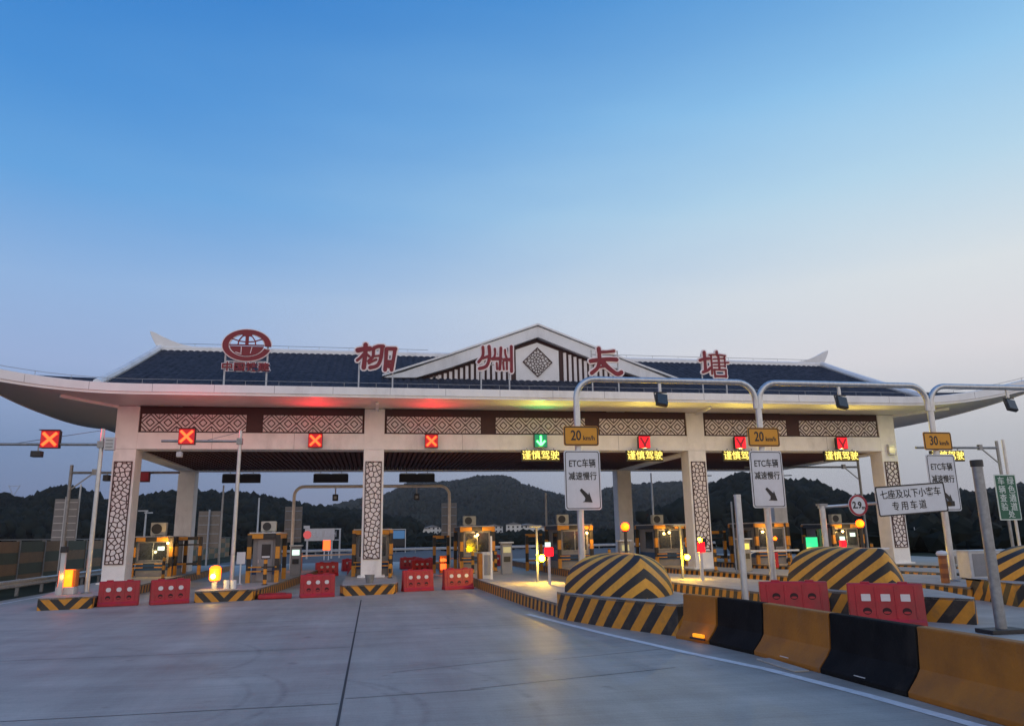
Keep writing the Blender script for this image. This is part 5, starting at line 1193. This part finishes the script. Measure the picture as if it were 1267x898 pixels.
# noise barrier and guardrails on the left
t = thing('noise_barrier', 'long roadside screen of chequered tan and green panels on the left', 'noise barrier', (-17.2, 24, 0)); ta = MB(); ol = MB(); ps = MB(); k = 0; y = 0
while y < 75:
    L_ = 3.0
    for r in range(4):
        (ta if (k + r) % 2 == 0 else ol).box(-.05, .05, y + .07, y + L_ - .07, .03 + r * .53, .03 + (r + 1) * .53 - .006)
    ps.box(-.09, .09, y - .06, y + .06, 0, 2.2); y += L_; k += 1
ta.build('tan_panels', 'tan', t); ol.build('green_panels', 'olive', t); ps.build('posts', 'dsteel', t); MB().box(-.08, .08, -.06, 75, 2.203, 2.26).build('cap_rail', 'dsteel', t)
def guardrail(a, b, label, h=.66):
    ln_ = math.hypot(b[0] - a[0], b[1] - a[1]); t = thing('guardrail', label, 'guardrail', (a[0], a[1], 0), math.atan2(b[1] - a[1], b[0] - a[0]), 'steel guardrails')
    pr = [(0, -.16), (-.06, -.12), (-.06, -.07), (0, -.02), (0, .02), (-.06, .07), (-.06, .12), (0, .16), (.012, .16), (-.045, .125), (-.045, .065), (.012, .02), (.012, -.02), (-.045, -.065), (-.045, -.125), (.012, -.16)]
    MB().prism([(p[0], h - .16 + p[1]) for p in pr], 0, ln_, 'x').build('beam', 'steel', t); x = .4
    while x < ln_: MB().box(x - .05, x + .05, .02, .13, 0, h + .02).build('post', 'dsteel', t); x += 2.4
guardrail((-13.95, 20), (-14.15, 56), 'steel guardrail along the left edge of the road')
guardrail((27.6, 33.6), (36, 33.0), 'steel guardrail behind the right islands', 1.0)
guardrail((-12, 96), (46, 99), 'distant guardrail beyond the end of the paving')
t = thing('road_banner', 'small leaning red banner in the dark verge at right', 'banner', (46.6, 60, 0)); MB().box(-.12, .2, 0, .04, .1, 1.9).build('cloth', 'ringr', t); MB().tube([(-.2, .05, 0), (-.3, .05, 2.1)], .03, 8).build('pole', 'lgrey', t)

# far village at the foot of the hill
rnd = random.Random(4)
hx = [(14, 12, 4, 'farther white house left of the pale board'), (22, 8, 6, 'tall white house left of the pale board'), (30, 14, 4, 'long white house left of the pale board'), (40, 9, 5, 'white house just left of the pale board'), (50, 12, 4, 'low white house behind the pale board'), (80, 12, 5, 'white house right of the second booth'), (92, 10, 6, 'tall white house left of the nearest sign post'), (103, 14, 5, 'long white house left of the nearest sign post'), (114, 9, 4, 'small white house nearest the lane sign post'), (-20, 12, 4, 'white house seen beside the second column, far away'), (-30, 16, 3, 'long low house left of the second column, far away')]
for (x, w, h, lb) in hx:
    t = thing('village_house', lb, 'house', (x, 515 + rnd.uniform(-12, 12), 2.0), rnd.uniform(-.2, .2), 'white houses of the far village'); b = MB().box(-w / 2, w / 2, 0, 8, -2.1, h).build('wall', 'wallw', t); MB().prism([(-w / 2 - .4, h), (w / 2 + .4, h), (0, h + 1.6)], -.4, 8.4, 'y').build('roof', 'roofd', t)
    wn = MB(); 
    for i in range(int(w // 3)): 
        for z in ([1.2, 3.8] if h > 4.5 else [1.4]): wn.box(-w / 2 + 1 + i * 3, -w / 2 + 2.2 + i * 3, -.05, .02, z, z + 1.3)
    wn.build('windows', 'glass', t)
t = thing('transmission_tower', 'faint lattice pylon on the left skyline', 'pylon', (-230, 545, 18)); q = MB()
for s in (-1, 1): q.bar((s * 1.6, 0, 0), (s * .5, 0, 14), .28); q.bar((s * .5, 0, 14), (s * 3.4, 0, 20), .26); q.bar((-s * 1.4, 0, 3), (s * .9, 0, 9), .2); q.bar((-s * .9, 0, 9), (s * .5, 0, 14), .2)
q.bar((-3.4, 0, 19.4), (3.4, 0, 19.4), .22); q.build('lattice', 'dsteel', t)

# ------------------------------------------------------------------ evening haze
hz = MB().box(-800, 1200, -60, 1500, -2, 112).build('haze', None); tag(hz, kind='stuff')
hm = bpy.data.materials.new('haze'); hm.use_nodes = True; ht = hm.node_tree
for n_ in list(ht.nodes): ht.nodes.remove(n_)
pv = ht.nodes.new('ShaderNodeVolumePrincipled'); pv.inputs['Color'].default_value = (.86, .88, .92, 1); pv.inputs['Density'].default_value = .00013
om = ht.nodes.new('ShaderNodeOutputMaterial'); ht.links.new(pv.outputs[0], om.inputs['Volume']); hz.data.materials.append(hm)
